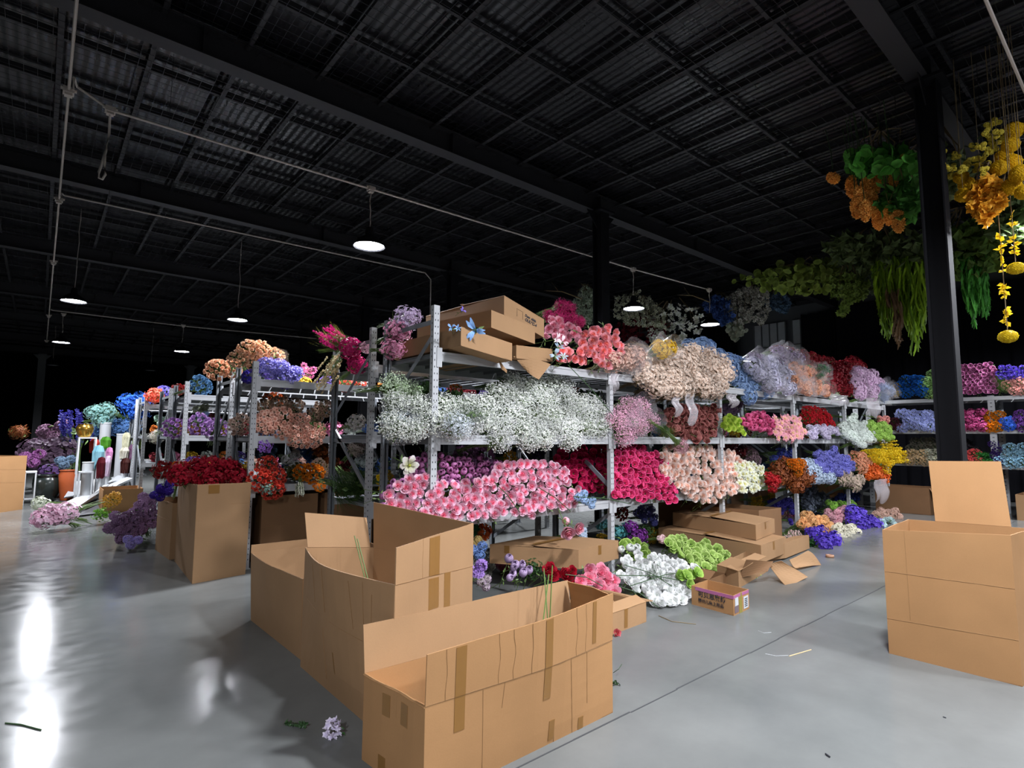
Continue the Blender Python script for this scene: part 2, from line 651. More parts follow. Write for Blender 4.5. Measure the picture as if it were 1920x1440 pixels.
# ------------------------------------------------------------------ shelving racks
def rack(xs, ya, yb, levels, top, ends, label, name='storage_rack', braces=True, group='rows of steel shelving'):
    x0 = xs[0]
    e = empty(name, label, 'rack', group, (x0, ya, 0))
    for i, x in enumerate(xs):
        tz = top if i in ends else levels[-1] + .03
        for y, sgn in ((ya, -1), (yb, 1)):
            g = G()
            X, Y = x - x0, y - ya
            # C shaped post: front web, two flanges
            g.box((X, Y + sgn * .022, tz / 2), (.056, .004, tz))
            for q in (-1, 1):
                g.box((X + q * .026, Y, tz / 2), (.004, .046, tz))
                g.box((X + q * .018, Y - sgn * .022, tz / 2), (.018, .003, tz))
            g.box((X, Y, .004), (.08, .07, .008))
            if sgn < 0 or i == 0:
                z = .1
                while z < tz - .03:
                    for q in (-.013, .013):
                        g.box((X + q, Y + sgn * .0245, z), (.006, .002, .014), 1)
                    if i == 0:
                        g.box((X - .0285, Y, z + .03), (.002, .006, .014), 1)
                    z += .055
            g.build('upright', [M_STEEL if y == ya else M_STEELD, M_HOLE], e)
        if braces:
            ya2, yb2 = .0, yb - ya
            for (s0, z0, s1, z1) in ((ya2, top - .13, yb2, top - .13), (ya2, top - .22, yb2, top - .85), (yb2, top - .98, ya2, top - 1.6), (ya2, 1.36, yb2, 1.36), (ya2, .62, yb2, .1)):
                if z0 > tz or z1 > tz:
                    continue
                g = G()
                g.bar((x - x0, s0, z0), (x - x0, s1, z1), .004, .04)
                g.bar((x - x0 + .012, s0, z0 + .018), (x - x0 + .012, s1, z1 + .018), .022, .003)
                g.build('brace', M_STEELD, e)
    for lv in levels:
        for a, b in zip(xs[:-1], xs[1:]):
            for y in (ya - .002, yb + .002):
                g = G()
                g.box(((a + b) / 2 - x0, y - ya, lv - .04), (b - a - .05, .03, .08))
                g.box(((a + b) / 2 - x0, y - ya + (-.017 if y < yb else .017), lv - .012), (b - a - .05, .006, .022))
                for q in (a + .03, b - .03):
                    g.box((q - x0, y - ya + (-.026 if y < yb else .026), lv - .05), (.05, .004, .16))
                g.build('shelf_beam', M_STEEL, e)
            g = G()
            n = int((b - a) / .18)
            sp = (b - a - .06) / n
            for k in range(n):
                xc = a + .03 + sp * (k + .5) - x0
                g.box((xc, (yb - ya) / 2, lv - .008), (sp - .012, yb - ya - .03, .006))
                g.box((xc - sp * .4, (yb - ya) / 2, lv - .024), (.005, yb - ya - .03, .03))
            g.build('shelf_deck', M_DECK, e)
    return e


BX = [2.43, 4.63, 6.86, 9.08, 11.22, 13.4]
rack(BX, 3.86, 4.68, [.755, 1.42, 2.10], 2.48, (0,), 'nearest grey steel rack row, its end post rising beside the cardboard boxes')
rack(BX, 4.98, 5.86, [.755, 1.42, 2.10], 2.46, (0,), 'grey steel rack row standing back to back behind the nearest one')
CX = [1.76, 3.96, 6.16]
rack(CX, 6.42, 7.10, [.87, 1.40, 2.02], 2.21, (0,), 'second aisle steel rack with blush flowers on its middle shelf')
rack(CX, 7.34, 8.0, [.87, 1.40, 2.02], 2.19, (0,), 'steel rack back to back behind the blush flower rack')
DX = [1.62, 3.82]
rack(DX, 9.3, 10.2, [.87, 1.40, 2.0], 2.19, (0,), 'third aisle steel rack with lilac flowers on its middle shelf')
rack(DX, 10.6, 11.5, [.87, 1.40, 2.0], 2.17, (0,), 'steel rack back to back behind the lilac flower rack')
rack([1.55, 3.7], 12.8, 13.7, [.87, 1.40, 2.0], 2.17, (0,), 'fourth aisle steel rack with coral flowers on top')
rack([1.55, 3.7], 14.1, 14.9, [.87, 1.40, 2.0], 2.15, (0,), 'deepest steel rack behind the coral flowers')


# long side rack runs along Y at X ~ 13.8
def side_rack():
    e = empty('storage_rack', 'long steel rack along the black curtain at the side wall', 'rack', 'rows of steel shelving', (13.75, 0, 0))
    ys = [-2.4, -.1, 2.19, 4.5]
    for y in ys:
        for x in (0, .8):
            g = G()
            g.box((x, y, 1.13), (.05, .1, 2.26))
            for k in range(30):
                g.box((x - .026, y, .1 + k * .072), (.003, .03, .012), 1)
            g.build('upright', [M_STEEL, M_HOLE], e)
        for z0, z1 in ((.3, .9), (1.5, 1.0), (1.65, 2.2)):
            g = G()
            g.bar((0, y, z0), (.8, y, z1), .035, .02)
            g.build('brace', M_STEELD, e)
    for lv in (.95, 1.61, 2.24):
        for a, b in zip(ys[:-1], ys[1:]):
            for x in (-.02, .82):
                g = G()
                g.box((x, (a + b) / 2, lv - .035), (.035, b - a, .07))
                g.build('shelf_beam', M_STEEL, e)
            g = G()
            for k in range(10):
                g.box((.4, a + (b - a) * (k + .5) / 10, lv - .006), (.78, (b - a) / 10 - .015, .008))
            g.build('shelf_deck', M_DECK, e)


side_rack()


# ------------------------------------------------------------------ cardboard boxes
def sheet(g, fn, nu, nv, th=.006, mi=0):
    """a bent board of real thickness; fn(u, v) gives its outer surface"""
    P = np.array([[fn(i / nu, j / nv) for i in range(nu + 1)] for j in range(nv + 1)], float)
    du = np.gradient(P, axis=1)
    dv = np.gradient(P, axis=0)
    N = np.cross(du, dv)
    N /= np.linalg.norm(N, axis=2, keepdims=True) + 1e-9
    Q = P - N * th
    n1 = (nu + 1) * (nv + 1)
    V = np.concatenate([P.reshape(-1, 3), Q.reshape(-1, 3)])
    F = []
    idx = lambda j, i: j * (nu + 1) + i
    for j in range(nv):
        for i in range(nu):
            a, b, c, d = idx(j, i), idx(j, i + 1), idx(j + 1, i + 1), idx(j + 1, i)
            F.append((a, b, c, d))
            F.append((n1 + d, n1 + c, n1 + b, n1 + a))
    for i in range(nu):
        a, b = idx(0, i), idx(0, i + 1)
        F.append((b, a, n1 + a, n1 + b))
        a, b = idx(nv, i), idx(nv, i + 1)
        F.append((a, b, n1 + b, n1 + a))
    for j in range(nv):
        a, b = idx(j, 0), idx(j + 1, 0)
        F.append((a, b, n1 + b, n1 + a))
        a, b = idx(j, nu), idx(j + 1, nu)
        F.append((b, a, n1 + a, n1 + b))
    g.add(V, F, 0, mi)


def carton(label, C, h, z0=0.0, mat=None, bulge=(0, 0, 0, 0), flaps=(), tapes=(), creases=(), closed=False, name='cardboard_box', group=None, th=.006, flare=0.0, wave=.004, bottom=True):
    """C: four base corners counter-clockwise seen from above; h and z0 a number or one per corner"""
    mat = mat or M_CARD
    H = list(h) if hasattr(h, '__len__') else [h] * 4
    Z = list(z0) if hasattr(z0, '__len__') else [z0] * 4
    B = [np.array([c[0], c[1], z]) for c, z in zip(C, Z)]
    cen = sum(B) / 4
    e = empty(name, label, 'box', group, tuple(cen))
    B = [b - cen for b in B]
    T = []
    for b, hh in zip(B, H):
        o = np.array([b[0], b[1], 0])
        o = o / (np.linalg.norm(o) + 1e-9)
        T.append(b + np.array([0, 0, hh]) + o * flare)
    ph = rnd.random() * 6

    def wall(i):
        a, b, ta, tb = B[i], B[(i + 1) % 4], T[i], T[(i + 1) % 4]
        d = b - a
        n = np.array([d[1], -d[0], 0])
        n = n / np.linalg.norm(n)

        def fn(u, v):
            p = (a * (1 - u) + b * u) * (1 - v) + (ta * (1 - u) + tb * u) * v
            return p + n * (bulge[i] * math.sin(PI * u) * (v ** .8) + wave * math.sin(u * 7 + ph + i) * v * math.sin(PI * u))
        return fn, n
    g = G()
    for i in range(4):
        fn, n = wall(i)
        sheet(g, fn, 12 if bulge[i] else 6, 5, th)
    if bottom:
        zb = np.array([0, 0, .004])
        sheet(g, lambda u, v: (B[0] * (1 - u) + B[1] * u) * (1 - v) + (B[3] * (1 - u) + B[2] * u) * v + zb, 2, 2, .003)
    g.build('box_body', mat, e)
    if closed:
        # two top flaps folded shut meeting along the middle, one slightly lifted
        lift = .012 + rnd.random() * .012
        for s in (0, 1):
            g = G()
            A0, A1, A2, A3 = (T[0], T[1], T[2], T[3]) if s == 0 else (T[2], T[3], T[0], T[1])
            sheet(g, lambda u, v: (A0 * (1 - u) + A1 * u) * (1 - v * .495) + (A3 * (1 - u) + A2 * u) * v * .495 + np.array([0, 0, .004 + lift * v * (1 if s == 0 else .4)]), 3, 3, .005)
            g.build('flap', mat, e)
        g = G()
        m0, m1 = (T[0] + T[3]) / 2, (T[1] + T[2]) / 2
        zt = np.array([0, 0, .022])
        g.bar(m0 + zt * (1 + lift * 20), m1 + zt * (1 + lift * 20), .05, .0008)
        g.build('tape', M_TAPE, e)
    for fl in flaps:
        side, L, ang = fl['s'], fl['l'], math.radians(fl.get('a', 0))
        u0, u1 = fl.get('u', (0, 1))
        L2 = fl.get('l2', L)
        sk = fl.get('skew', 0.0)
        cv = fl.get('curl', 0.0)
        fn, n = wall(side)
        fd = (B[(side + 1) % 4] - B[side])
        fd = fd / np.linalg.norm(fd)

        def ff(u, v, fn=fn, n=n, fd=fd, u0=u0, u1=u1, L=L, L2=L2, ang=ang, cv=cv, sk=sk):
            p = fn(u0 + (u1 - u0) * u, 1.0)
            l = (L * (1 - u) + L2 * u) * v
            a2 = ang + cv * v
            return p + n * (math.sin(a2) * l + .002) + np.array([0, 0, math.cos(a2) * l]) + fd * sk * v
        g = G()
        sheet(g, ff, 12 if bulge[side] else 5, 4, th)
        g.build('flap', fl.get('m', mat), e)
        for (tu, tv0, tv1, tw) in fl.get('tp', ()):
            hw = tw / np.linalg.norm(B[(side + 1) % 4] - B[side]) / (u1 - u0) / 2
            g = G()
            sheet(g, lambda a, b: ff(tu - hw + 2 * hw * a, tv0 + (tv1 - tv0) * b) + n * .0018, 2, 4, .001)
            g.build('tape', M_TAPE, e)
        for (cu, cw) in fl.get('cr', ()):
            g = G()
            g.tube([ff(cu + cw * math.sin(k * 1.3 + ph), k / 6) + n * .0004 for k in range(7)], .0012, 4)
            g.build('fold_crease', M_CREASE, e)
        # crease ridge along the fold
        g = G()
        g.tube([fn(u0 + (u1 - u0) * k / 8, 1.0) + n * .0012 for k in range(9)], .0014, 4)
        g.build('fold_crease', M_CREASE, e)
    for (side, u0, v0, u1, v1) in creases:
        fn, n = wall(side)
        g = G()
        g.tube([fn(u0 + (u1 - u0) * k / 8, v0 + (v1 - v0) * k / 8) + n * .0004 for k in range(9)], .0013, 4)
        g.build('fold_crease', M_CREASE, e)
    for (side, u, v0, v1, wd) in tapes:
        fn, n = wall(side)
        L = np.linalg.norm(B[(side + 1) % 4] - B[side])
        hw = wd / L / 2
        g = G()
        sheet(g, lambda a, b: fn(u - hw + 2 * hw * a, v0 + (v1 - v0) * b) + n * .0016, 2, 4, .001)
        g.build('tape', M_TAPE, e)
    e['wall_count'] = 4
    return e, wall, B, T, cen


def xy(x, y, z=0):
    p = onz(x, y, z)
    return (p[0], p[1])


def para(L, Fp, R, z=0.0):
    """base corners from three floor pixels: left, near and right corner"""
    a, b, c = (np.array(xy(*q, z)) for q in (L, Fp, R))
    return [tuple(b), tuple(c), tuple(a + c - b), tuple(a)]


# A: the long open box in front
cA = [xy(797, 1325, .36), (2.345, 1.955), (2.46, 2.36), xy(683, 1262, .36)]
carton('large open cardboard box lying longest and closest, its long flaps standing up', cA, .36, bulge=(.03, .02, .0, .0),
       flaps=({'s': 0, 'l': .195, 'l2': .235, 'a': 2, 'cr': ((.08, .003), (.31, .004), (.38, .006), (.47, .003), (.735, .006), (.8, .004)), 'tp': ((.14, 0, .97, .05), (.56, .0, .98, .045), (.86, .1, .98, .03))}, {'s': 1, 'l': .235, 'a': 6, 'l2': .2, 'curl': -.2}, {'s': 2, 'l': .2, 'l2': .2, 'a': 8, 'm': M_CARD}, {'s': 3, 'l': .25, 'a': -125}),
       tapes=((0, .14, .62, 1.0, .05), (0, .56, .6, 1.0, .045), (0, .60, .05, .3, .035), (0, .78, .0, .16, .035), (3, .4, .66, .9, .05), (3, .68, .66, .9, .05), (3, .35, 0, .2, .05), (1, .2, .1, .9, .03)),
       creases=((0, .73, 0, .7, 1), (0, .25, 0, .24, 1), (0, .05, .995, .98, .985), (0, .33, .7, .34, 1), (0, .82, .3, .81, 1), (0, .62, .0, .61, .3), (3, .55, .7, .56, 1)), mat=M_CARD2, wave=.008)
A_TAPES = ((.14, .0, .9), (.5, .05, .98))
# B: the tall box behind it
pF = np.array(xy(733, 1398))
cB = [tuple(pF), (2.02, 2.74), (1.77, 3.52), (1.315, 3.54)]
carton('tall open cardboard box in the middle of the three joined open boxes', cB, [.71, .64, .66, .71], bulge=(.0, .0, .0, .10),
       flaps=({'s': 0, 'l': .17, 'l2': .25, 'a': 0, 'cr': ((.3, .003), (.5, .004)), 'tp': ((.45, 0, .96, .1),)}, {'s': 1, 'l': .25, 'l2': .3, 'a': -2}, {'s': 2, 'l': .2, 'a': 22, 'u': (.06, .97), 'l2': .22},),
       tapes=((0, .62, .3, 1.0, .06), (0, .45, .75, .98, .1), (3, .5, .2, .36, .01)), creases=((3, .0, .62, 1, .55), (3, .3, .66, .29, .96), (3, .45, .64, .45, .97), (3, .72, .62, .7, .95), (3, .8, .6, .8, .97), (3, .85, .6, .86, .9), (3, .38, .1, .4, .5)), wave=.006)
# C: the lower box at the left of it
cC = [(1.353, 3.646), (1.95, 3.70), (1.97, 4.62), (1.331, 4.643)]
carton('lower open cardboard box behind the tall middle one, beside the second rack post', cC, .5, bulge=(0, 0, 0, .03), flaps=({'s': 2, 'l': .06, 'a': -2}, {'s': 1, 'l': .1, 'a': 3}), creases=((2, .5, 0, .5, 1),), mat=M_CARD, flare=.03)
# D, E: box full of dark red flowers and its neighbour
cD = [(1.205, 6.10), (1.70, 6.19), (1.72, 7.30), (1.256, 7.31)]
carton('tall cardboard box brimming with dark red flowers beside the second rack', cD, [.93, .92, .9, .87], bulge=(0, 0, 0, .02), creases=((0, .62, .78, 1, .78), (3, .3, .72, .31, .98)), tapes=((0, .3, .9, .99, .1),), flare=.02)
carton('shorter cardboard box tucked behind the box of dark red flowers', [(1.22, 7.42), (1.7, 7.42), (1.7, 8.2), (1.19, 8.2)], .63, bulge=(0, 0, 0, .03), creases=((3, 0, .68, 1, .68),))
# F: upright box at the right edge
cF = [(4.397, .657), (4.93, .62), (4.95, 1.31), (4.384, 1.312)]
FB = carton('big upright cardboard box standing alone by the right column, one flap raised', cF, [.85, .84, .82, .80], mat=M_CARD2,
            flaps=({'s': 1, 'l': .44, 'a': 16, 'u': (.16, .76), 'skew': .05, 'cr': ((.26, .002),)},), creases=((3, .0, .28, 1, .3), (3, 0, .66, 1, .64), (3, .2, .3, .19, 1), (2, .5, 0, .5, 1)), wave=.005)
# H: far left boxes
carton('open cardboard box at the left edge of the hall floor', [(-.62, 13.42), (-.135, 14.02), (-.7, 14.6), (-1.2, 14.0)], 1.0, creases=((0, 0, .55, 1, .5), (0, 0, .78, 1, .74)), mat=M_CARD2)
# boxes on the floor around the racks
carton('closed flat cardboard box propped under the pink roses, shelf shade across its lid', para((918, 1056), (1085, 1068), (1160, 1047), .22), .17, z0=.22, closed=True, tapes=((0, .5, .5, 1, .05), (3, .2, .6, 1, .05)), mat=M_CARD)
carton('upper closed cardboard box of the stack on the floor under the cream roses', para((1262, 985), (1418, 1013), (1453, 999), .27), .165, z0=.27, closed=True, tapes=((0, .5, .5, 1, .05),))
carton('lower closed cardboard box of the stack on the floor under the cream roses', para((1235, 1018), (1428, 1056), (1474, 1037), .07), .185, z0=.07, closed=True, tapes=((0, .5, .5, 1, .05),))
carton('tall cardboard box standing behind the stack of two closed boxes', para((1235, 1000), (1425, 1022), (1467, 1014), .07), .48, z0=.02, mat=M_CARD3)
carton('small cardboard box with faint grey marks beside the stack, holding pale pink flowers', para((1440, 1045), (1472, 1042), (1517, 1024), .05), .17, z0=.02, mat=M_CARD)
cN = para((1297, 1133), (1376, 1155), (1405, 1141))
EN, wallN, BN, TN, cenN = carton('small open cardboard box with dark Chinese lettering and pink tape rim', cN, .155, mat=M_CARD2)
carton('torn cardboard box lying open at the foot of the white roses', para((1060, 1165), (1146, 1191), (1212, 1166)), .15, flaps=({'s': 0, 'l': .1, 'a': -70}, {'s': 3, 'l': .12, 'a': -60, 'u': (.1, .9)}, {'s': 1, 'l': .1, 'a': 100}), tapes=((0, .4, .1, 1, .04),))
carton('brown cardboard box with a lifted lid behind the lettered box', para((1345, 1090), (1386, 1103), (1438, 1072)), .16, flaps=({'s': 3, 'l': .2, 'a': -72}, {'s': 0, 'l': .12, 'a': -80}), mat=M_CARD)
carton('crushed low cardboard box behind the lettered box under green roses', para((1290, 1098), (1330, 1108), (1362, 1095)), .1, flaps=({'s': 3, 'l': .12, 'a': -60},), mat=M_CARD3)
# far floor boxes at the side rack
carton('cardboard box with a white sticker on the floor below the side rack', [(12.9, 3.05), (13.5, 3.05), (13.5, 3.95), (12.9, 3.95)], .5, mat=M_CARD3, flaps=({'s': 0, 'l': .2, 'a': 150},))
for k, (z, lb) in enumerate(((0, 'bottom cardboard box of the stack behind the raised flap'), (.28, 'middle cardboard box of the stack behind the raised flap'), (.56, 'top cardboard box of the stack behind the raised flap'))):
    carton(lb, [(13.0, 2.25), (13.5, 2.25), (13.5, 2.85), (13.0, 2.85)], .26, z0=z, closed=True, mat=M_CARD3)
carton('wide cardboard box on the floor below the pale blue flowers at the edge', [(13.4, .2), (14.2, .2), (14.2, 1.9), (13.4, 1.9)], .45, mat=M_CARD)
carton('cardboard box on the floor at the far end of the near rack row', [(12.3, 4.6), (13.1, 4.6), (13.1, 5.3), (12.3, 5.3)], .5, mat=M_CARD2, closed=True)
carton('cardboard box under the near rack behind the grey flowers', [(9.6, 4.8), (10.4, 4.8), (10.4, 5.5), (9.6, 5.5)], .6, mat=M_CARD3, closed=True)
for k, (a, lb) in enumerate(((1.92, 'dark upright cardboard box under the second rack nearest its post'), (2.62, 'dark upright cardboard box under the second rack, second from its post'), (3.3, 'dark upright cardboard box under the second rack, third from its post'))):
    carton(lb, [(a, 6.5), (a + .62, 6.5), (a + .62, 7.1), (a, 7.1)], .74, mat=M_CARD3, creases=((0, 0, .55, 1, .55),))
carton('low cardboard box with mixed blooms on the far floor', [(.95, 12.4), (1.55, 12.4), (1.55, 13.2), (.95, 13.2)], .42, mat=M_CARD2)


# boxes lying across the top shelf
def topbox(label, nl, nr, Yf, depth, h, mat=M_CARD, rot=0.0, **kw):
    a, b = ony(*nl, Yf), ony(*nr, Yf + rot)
    d = b - a
    dz = d[2]
    L = math.hypot(d[0], d[1])
    n = np.array([-d[1], d[0]]) / L
    C = [(a[0], a[1]), (b[0], b[1]), (b[0] + n[0] * depth, b[1] + n[1] * depth), (a[0] + n[0] * depth, a[1] + n[1] * depth)]
    dd = kw.pop('drop', 0)
    z0 = [a[2], b[2], b[2] + dd, a[2] + dd]
    return carton(label, C, h, z0=z0, mat=mat, **kw)


topbox('open cardboard tray on the top shelf with a light blue flower over its rim', (864, 648), (960, 677), 3.64, 1.1, .155, drop=.0, wave=.006)
topbox('cardboard box stacked second from the top on the top shelf', (921, 614), (1003, 645), 3.76, 1.25, .155, drop=.05)
TB = topbox('topmost cardboard box on the top shelf with handwriting on its end', (945, 590), (1020, 633), 3.86, 1.35, .175, drop=.03, closed=True)
topbox('low cardboard box under the others on the top shelf beside the pink flowers', (968, 672), (1036, 678), 3.74, .9, .12)


# torn cardboard flaps hanging over the shelf edge
def loose(label, P, name='cardboard_sheet', mat=M_CARD, n=6, sag=.02):
    P = [np.array(p, float) for p in P]
    c = sum(P) / 4
    g = G()
    s = rnd.random() * 5
    sheet(g, lambda u, v: (P[0] * (1 - u) + P[1] * u) * (1 - v) + (P[3] * (1 - u) + P[2] * u) * v - c + np.array([0, 0, sag * math.sin(3.1 * u + s) * math.cos(2.2 * v)]), n, n, .005)
    o = g.build(name, mat, None, False, tuple(c))
    return tag(o, label, 'cardboard')


loose('torn cardboard flap hanging over the top shelf beam, nearer the end post', [ony(930, 668, 3.75), ony(950, 690, 3.78), ony(949, 702, 3.78), ony(940, 690, 3.78)])
loose('torn cardboard flap hanging over the top shelf beam, under the low box', [ony(962, 668, 3.76), ony(1032, 683, 3.72), ony(1010, 712, 3.72), ony(985, 692, 3.78)])
loose('flattened cardboard sheet bent up on the floor beside the closed boxes', [onz(1440, 1062, .12), onz(1475, 1096, .01), onz(1515, 1084, .01), onz(1465, 1050, .2)])
loose('crumpled cardboard sheet on the floor at the end of the closed boxes', [onz(1480, 1046, .12), onz(1500, 1066, .02), onz(1540, 1058, .01), onz(1515, 1034, .15)], sag=.05)
loose('bent cardboard sheet leaning by the lifted lid box', [onz(1385, 1080, .1), onz(1440, 1075, .1), onz(1450, 1050, .2), onz(1400, 1052, .25)], mat=M_CARD3)


def text_mesh(s, size, parent, M4, mat, name='lettering', bold=0.0):
    cu = bpy.data.curves.new(name, 'FONT')
    cu.body = s
    cu.size = size
    cu.align_x = 'LEFT'
    cu.offset = bold
    cu.extrude = .0004
    o = bpy.data.objects.new(name, cu)
    COL.objects.link(o)
    bpy.context.view_layer.update()
    dg = bpy.context.evaluated_depsgraph_get()
    me = bpy.data.meshes.new_from_object(o.evaluated_get(dg))
    bpy.data.objects.remove(o)
    me.materials.clear()
    me.materials.append(mat)
    r = link(name, me, parent)
    r.matrix_local = M4
    return r


def on_wall(wall, side, B, u, v, off=.003):
    fn, n = wall(side)
    p = fn(u, v)
    d = B[(side + 1) % 4] - B[side]
    d = d / np.linalg.norm(d)
    up = np.cross(n, d)
    up = up / np.linalg.norm(up)
    M4 = Matrix.Identity(4)
    for i in range(3):
        M4[i][0], M4[i][1], M4[i][2], M4[i][3] = d[i], up[i], n[i], p[i] + n[i] * off
    return M4


text_mesh('可贝思家纺', .052, EN, on_wall(wallN, 3, BN, .17, .56), M_INK, bold=.0012)
text_mesh('婴幼儿床上用品', .034, EN, on_wall(wallN, 3, BN, .17, .26), M_INK, bold=.0006)
fn, n = wallN(3)
g = G()
sheet(g, lambda a, b: fn(.1 + .9 * a, .82 + .18 * b) + n * .002, 4, 2, .001)
fn0, n0 = wallN(0)
sheet(g, lambda a, b: fn0(a * .98, .84 + .16 * b) + n0 * .002, 4, 2, .001)
g.build('tape', plain('pink_tape', '#a8618c', .35), EN)
g = G()
sheet(g, lambda a, b: fn0(.34 + .2 * a, b) + n0 * .0025, 2, 2, .001)
g.build('tape', plain('olive_tape', '#8a7d3a', .35), EN)
for (u, v, a, b, mt) in ((.08, .45, .22, .4, M_WHITE), (.62, .12, .3, .62, M_WHITE), (.05, .1, .25, .35, plain('grey_print', '#6d5e63', .7))):
    g = G()
    sheet(g, lambda p, q: fn0(u + a * p, v + b * q) + n0 * .003, 1, 1, .0008)
    for k in range(5):
        if mt is M_WHITE and a > .25:
            uu = u + a * .2
            g.add([fn0(uu, v + b * (.15 + .15 * k)) + n0 * .0036, fn0(uu + a * .6, v + b * (.15 + .15 * k)) + n0 * .0036, fn0(uu + a * .6, v + b * (.23 + .15 * k)) + n0 * .0036, fn0(uu, v + b * (.23 + .15 * k)) + n0 * .0036], [(0, 1, 2, 3)], 0, 1)
    g.build('sticker', [mt, M_INK], EN)
eT, wallT, BT, TT, cT = TB
text_mesh('Dum  606k', .032, eT, on_wall(wallT, 0, BT, .50, .56), M_INK, bold=.0012)
text_mesh('OUL9C-4', .038, eT, on_wall(wallT, 0, BT, .50, .33), M_INK, bold=.0012)
g = G()
fnT, nT = wallT(0)
for k in range(5):
    for (u, v) in ((.3 + .035 * k, .72), (.3, .35 + .075 * k), (.44, .35 + .075 * k)):
        g.tube([fnT(u, v) + nT * .002, fnT(u + .015, v - .02) + nT * .002], .0016, 4)
g.build('marking', M_INK, eT)
# ------------------------------------------------------------------ flower heads (local axis: +Z towards the viewer of the bloom)
def ringpetals(n, prof, hw, a0=0.0, nu=3, drop=.08, t0=0.0, t1=1.0, rr=0.0, R=random):
    """one ring of n cupped petals; prof = [(radius, z)], hw = angular half widths"""
    V, F, T = [], [], []
    for k in range(n):
        a = a0 + 2 * PI * k / n + R.uniform(-.12, .12)
        s = 1 + R.uniform(-rr, rr)
        base = len(V)
        for j, (r, z) in enumerate(prof):
            h = hw[j] if hasattr(hw, '__len__') else hw
            for i in range(nu + 1):
                u = i / nu * 2 - 1
                q = a + u * h
                r2 = r * s * (1 - .06 * u * u)
                V.append((r2 * math.cos(q), r2 * math.sin(q), z * s - (drop * u * u if j == len(prof) - 1 else 0)))
                T.append(t0 + (t1 - t0) * j / (len(prof) - 1))
        for j in range(len(prof) - 1):
            for i in range(nu):
                b = base + j * (nu + 1) + i
                F.append((b, b + 1, b + nu + 2, b + nu + 1))
    return V, F, T


def merge(parts):
    V, F, T = [], [], []
    for v, f, t in parts:
        o = len(V)
        V += list(v)
        F += [tuple(i + o for i in q) for q in f]
        T += list(t)
    return np.array(V, float), F, np.array(T, float)


def h_rose(R):
    return merge([ringpetals(5, [(.22, -.55), (.72, -.3), (.95, .12), (1.04, .3)], (.5, .58, .66, .5), R.random() * 6, 4, .16, .55, 1, .07, R),
                  ringpetals(5, [(.2, -.35), (.56, -.05), (.64, .26), (.72, .42)], (.5, .6, .64, .46), R.random() * 6, 4, .12, .4, 1, .07, R),
                  ringpetals(4, [(.14, 0), (.4, .2), (.46, .42), (.46, .5)], (.6, .75, .8, .55), R.random() * 6, 3, .08, .1, .85, .05, R),
                  ringpetals(3, [(.06, .1), (.22, .3), (.26, .48), (.2, .54)], (.8, 1, 1.1, 1), R.random() * 6, 2, .03, 0, .35, .05, R)])


def h_cup(R):
    n = 15
    prof = [(.25, -.9), (.62, -.5), (.82, .0), (.95, .3), (1.05, .36), (.93, .3), (.7, .0), (.3, -.25)]
    tv = [.3, .3, .35, .6, 1., .6, .18, .0]
    V, F, T = [], [], []
    for j, (r, z) in enumerate(prof):
        for k in range(n):
            q = 2 * PI * k / n
            w_ = 1 + .07 * math.cos(5 * q + 1) * (j > 1) + R.uniform(-.03, .03)
            V.append((r * w_ * math.cos(q), r * w_ * math.sin(q), z + .05 * math.sin(5 * q) * (j > 2)))
            T.append(tv[j])
    for j in range(len(prof) - 1):
        for k in range(n):
            k2 = (k + 1) % n
            F.append((j * n + k, j * n + k2, (j + 1) * n + k2, (j + 1) * n + k))
    inner = ringpetals(4, [(.2, -.2), (.5, .05), (.55, .2)], (.6, .7, .7), R.random() * 6, 2, .05, .1, .85, .1, R)
    return merge([(V, F, T), inner])


def h_bud(R):
    return merge([ringpetals(5, [(.15, -.8), (.62, -.4), (.74, .15), (.55, .6), (.4, .78)], (.7, .72, .75, .7, .4), R.random() * 6, 3, .12, .2, 1, .06, R),
                  ringpetals(3, [(.15, -.3), (.45, .15), (.42, .6), (.22, .85)], (1, 1, 1, .7), R.random() * 6, 2, .08, .1, .7, .06, R)])


def h_open(R):
    """flat open bloom with a raised eye"""
    return merge([ringpetals(6, [(.12, -.12), (.5, .02), (.86, .14), (1.03, .1)], (.35, .46, .42, .16), R.random() * 6, 2, .1, .35, 1, .08, R),
                  ringpetals(5, [(.1, -.05), (.42, .12), (.68, .26), (.8, .26)], (.4, .5, .44, .2), R.random() * 6, 2, .08, .3, .95, .1, R),
                  ringpetals(4, [(.0, .0), (.16, .14), (.12, .26), (.0, .28)], (.8, .8, .8, .8), 0, 2, 0, 0, 0.02, 0, R)])


def h_lily(R):
    return merge([ringpetals(3, [(.08, -.7), (.3, -.2), (.7, .15), (1.2, .1)], (.5, .5, .32, .05), a, 2, .0, .3, 1, .08, R) for a in (R.random() * 2, R.random() * 2 + 1.05)])


def fib(n, k):
    z = 1 - (2 * k + 1) / n
    r = math.sqrt(max(0, 1 - z * z))
    a = k * 2.39996
    return np.array([r * math.cos(a), r * math.sin(a), z])


def basis(d):
    d = np.asarray(d, float)
    d = d / (np.linalg.norm(d) + 1e-9)
    a = np.cross(d, (0.0, 0.0, 1.0)) if abs(d[2]) < .9 else np.cross(d, (1.0, 0.0, 0.0))
    a = a / np.linalg.norm(a)
    return np.stack([a, np.cross(d, a), d], 1)


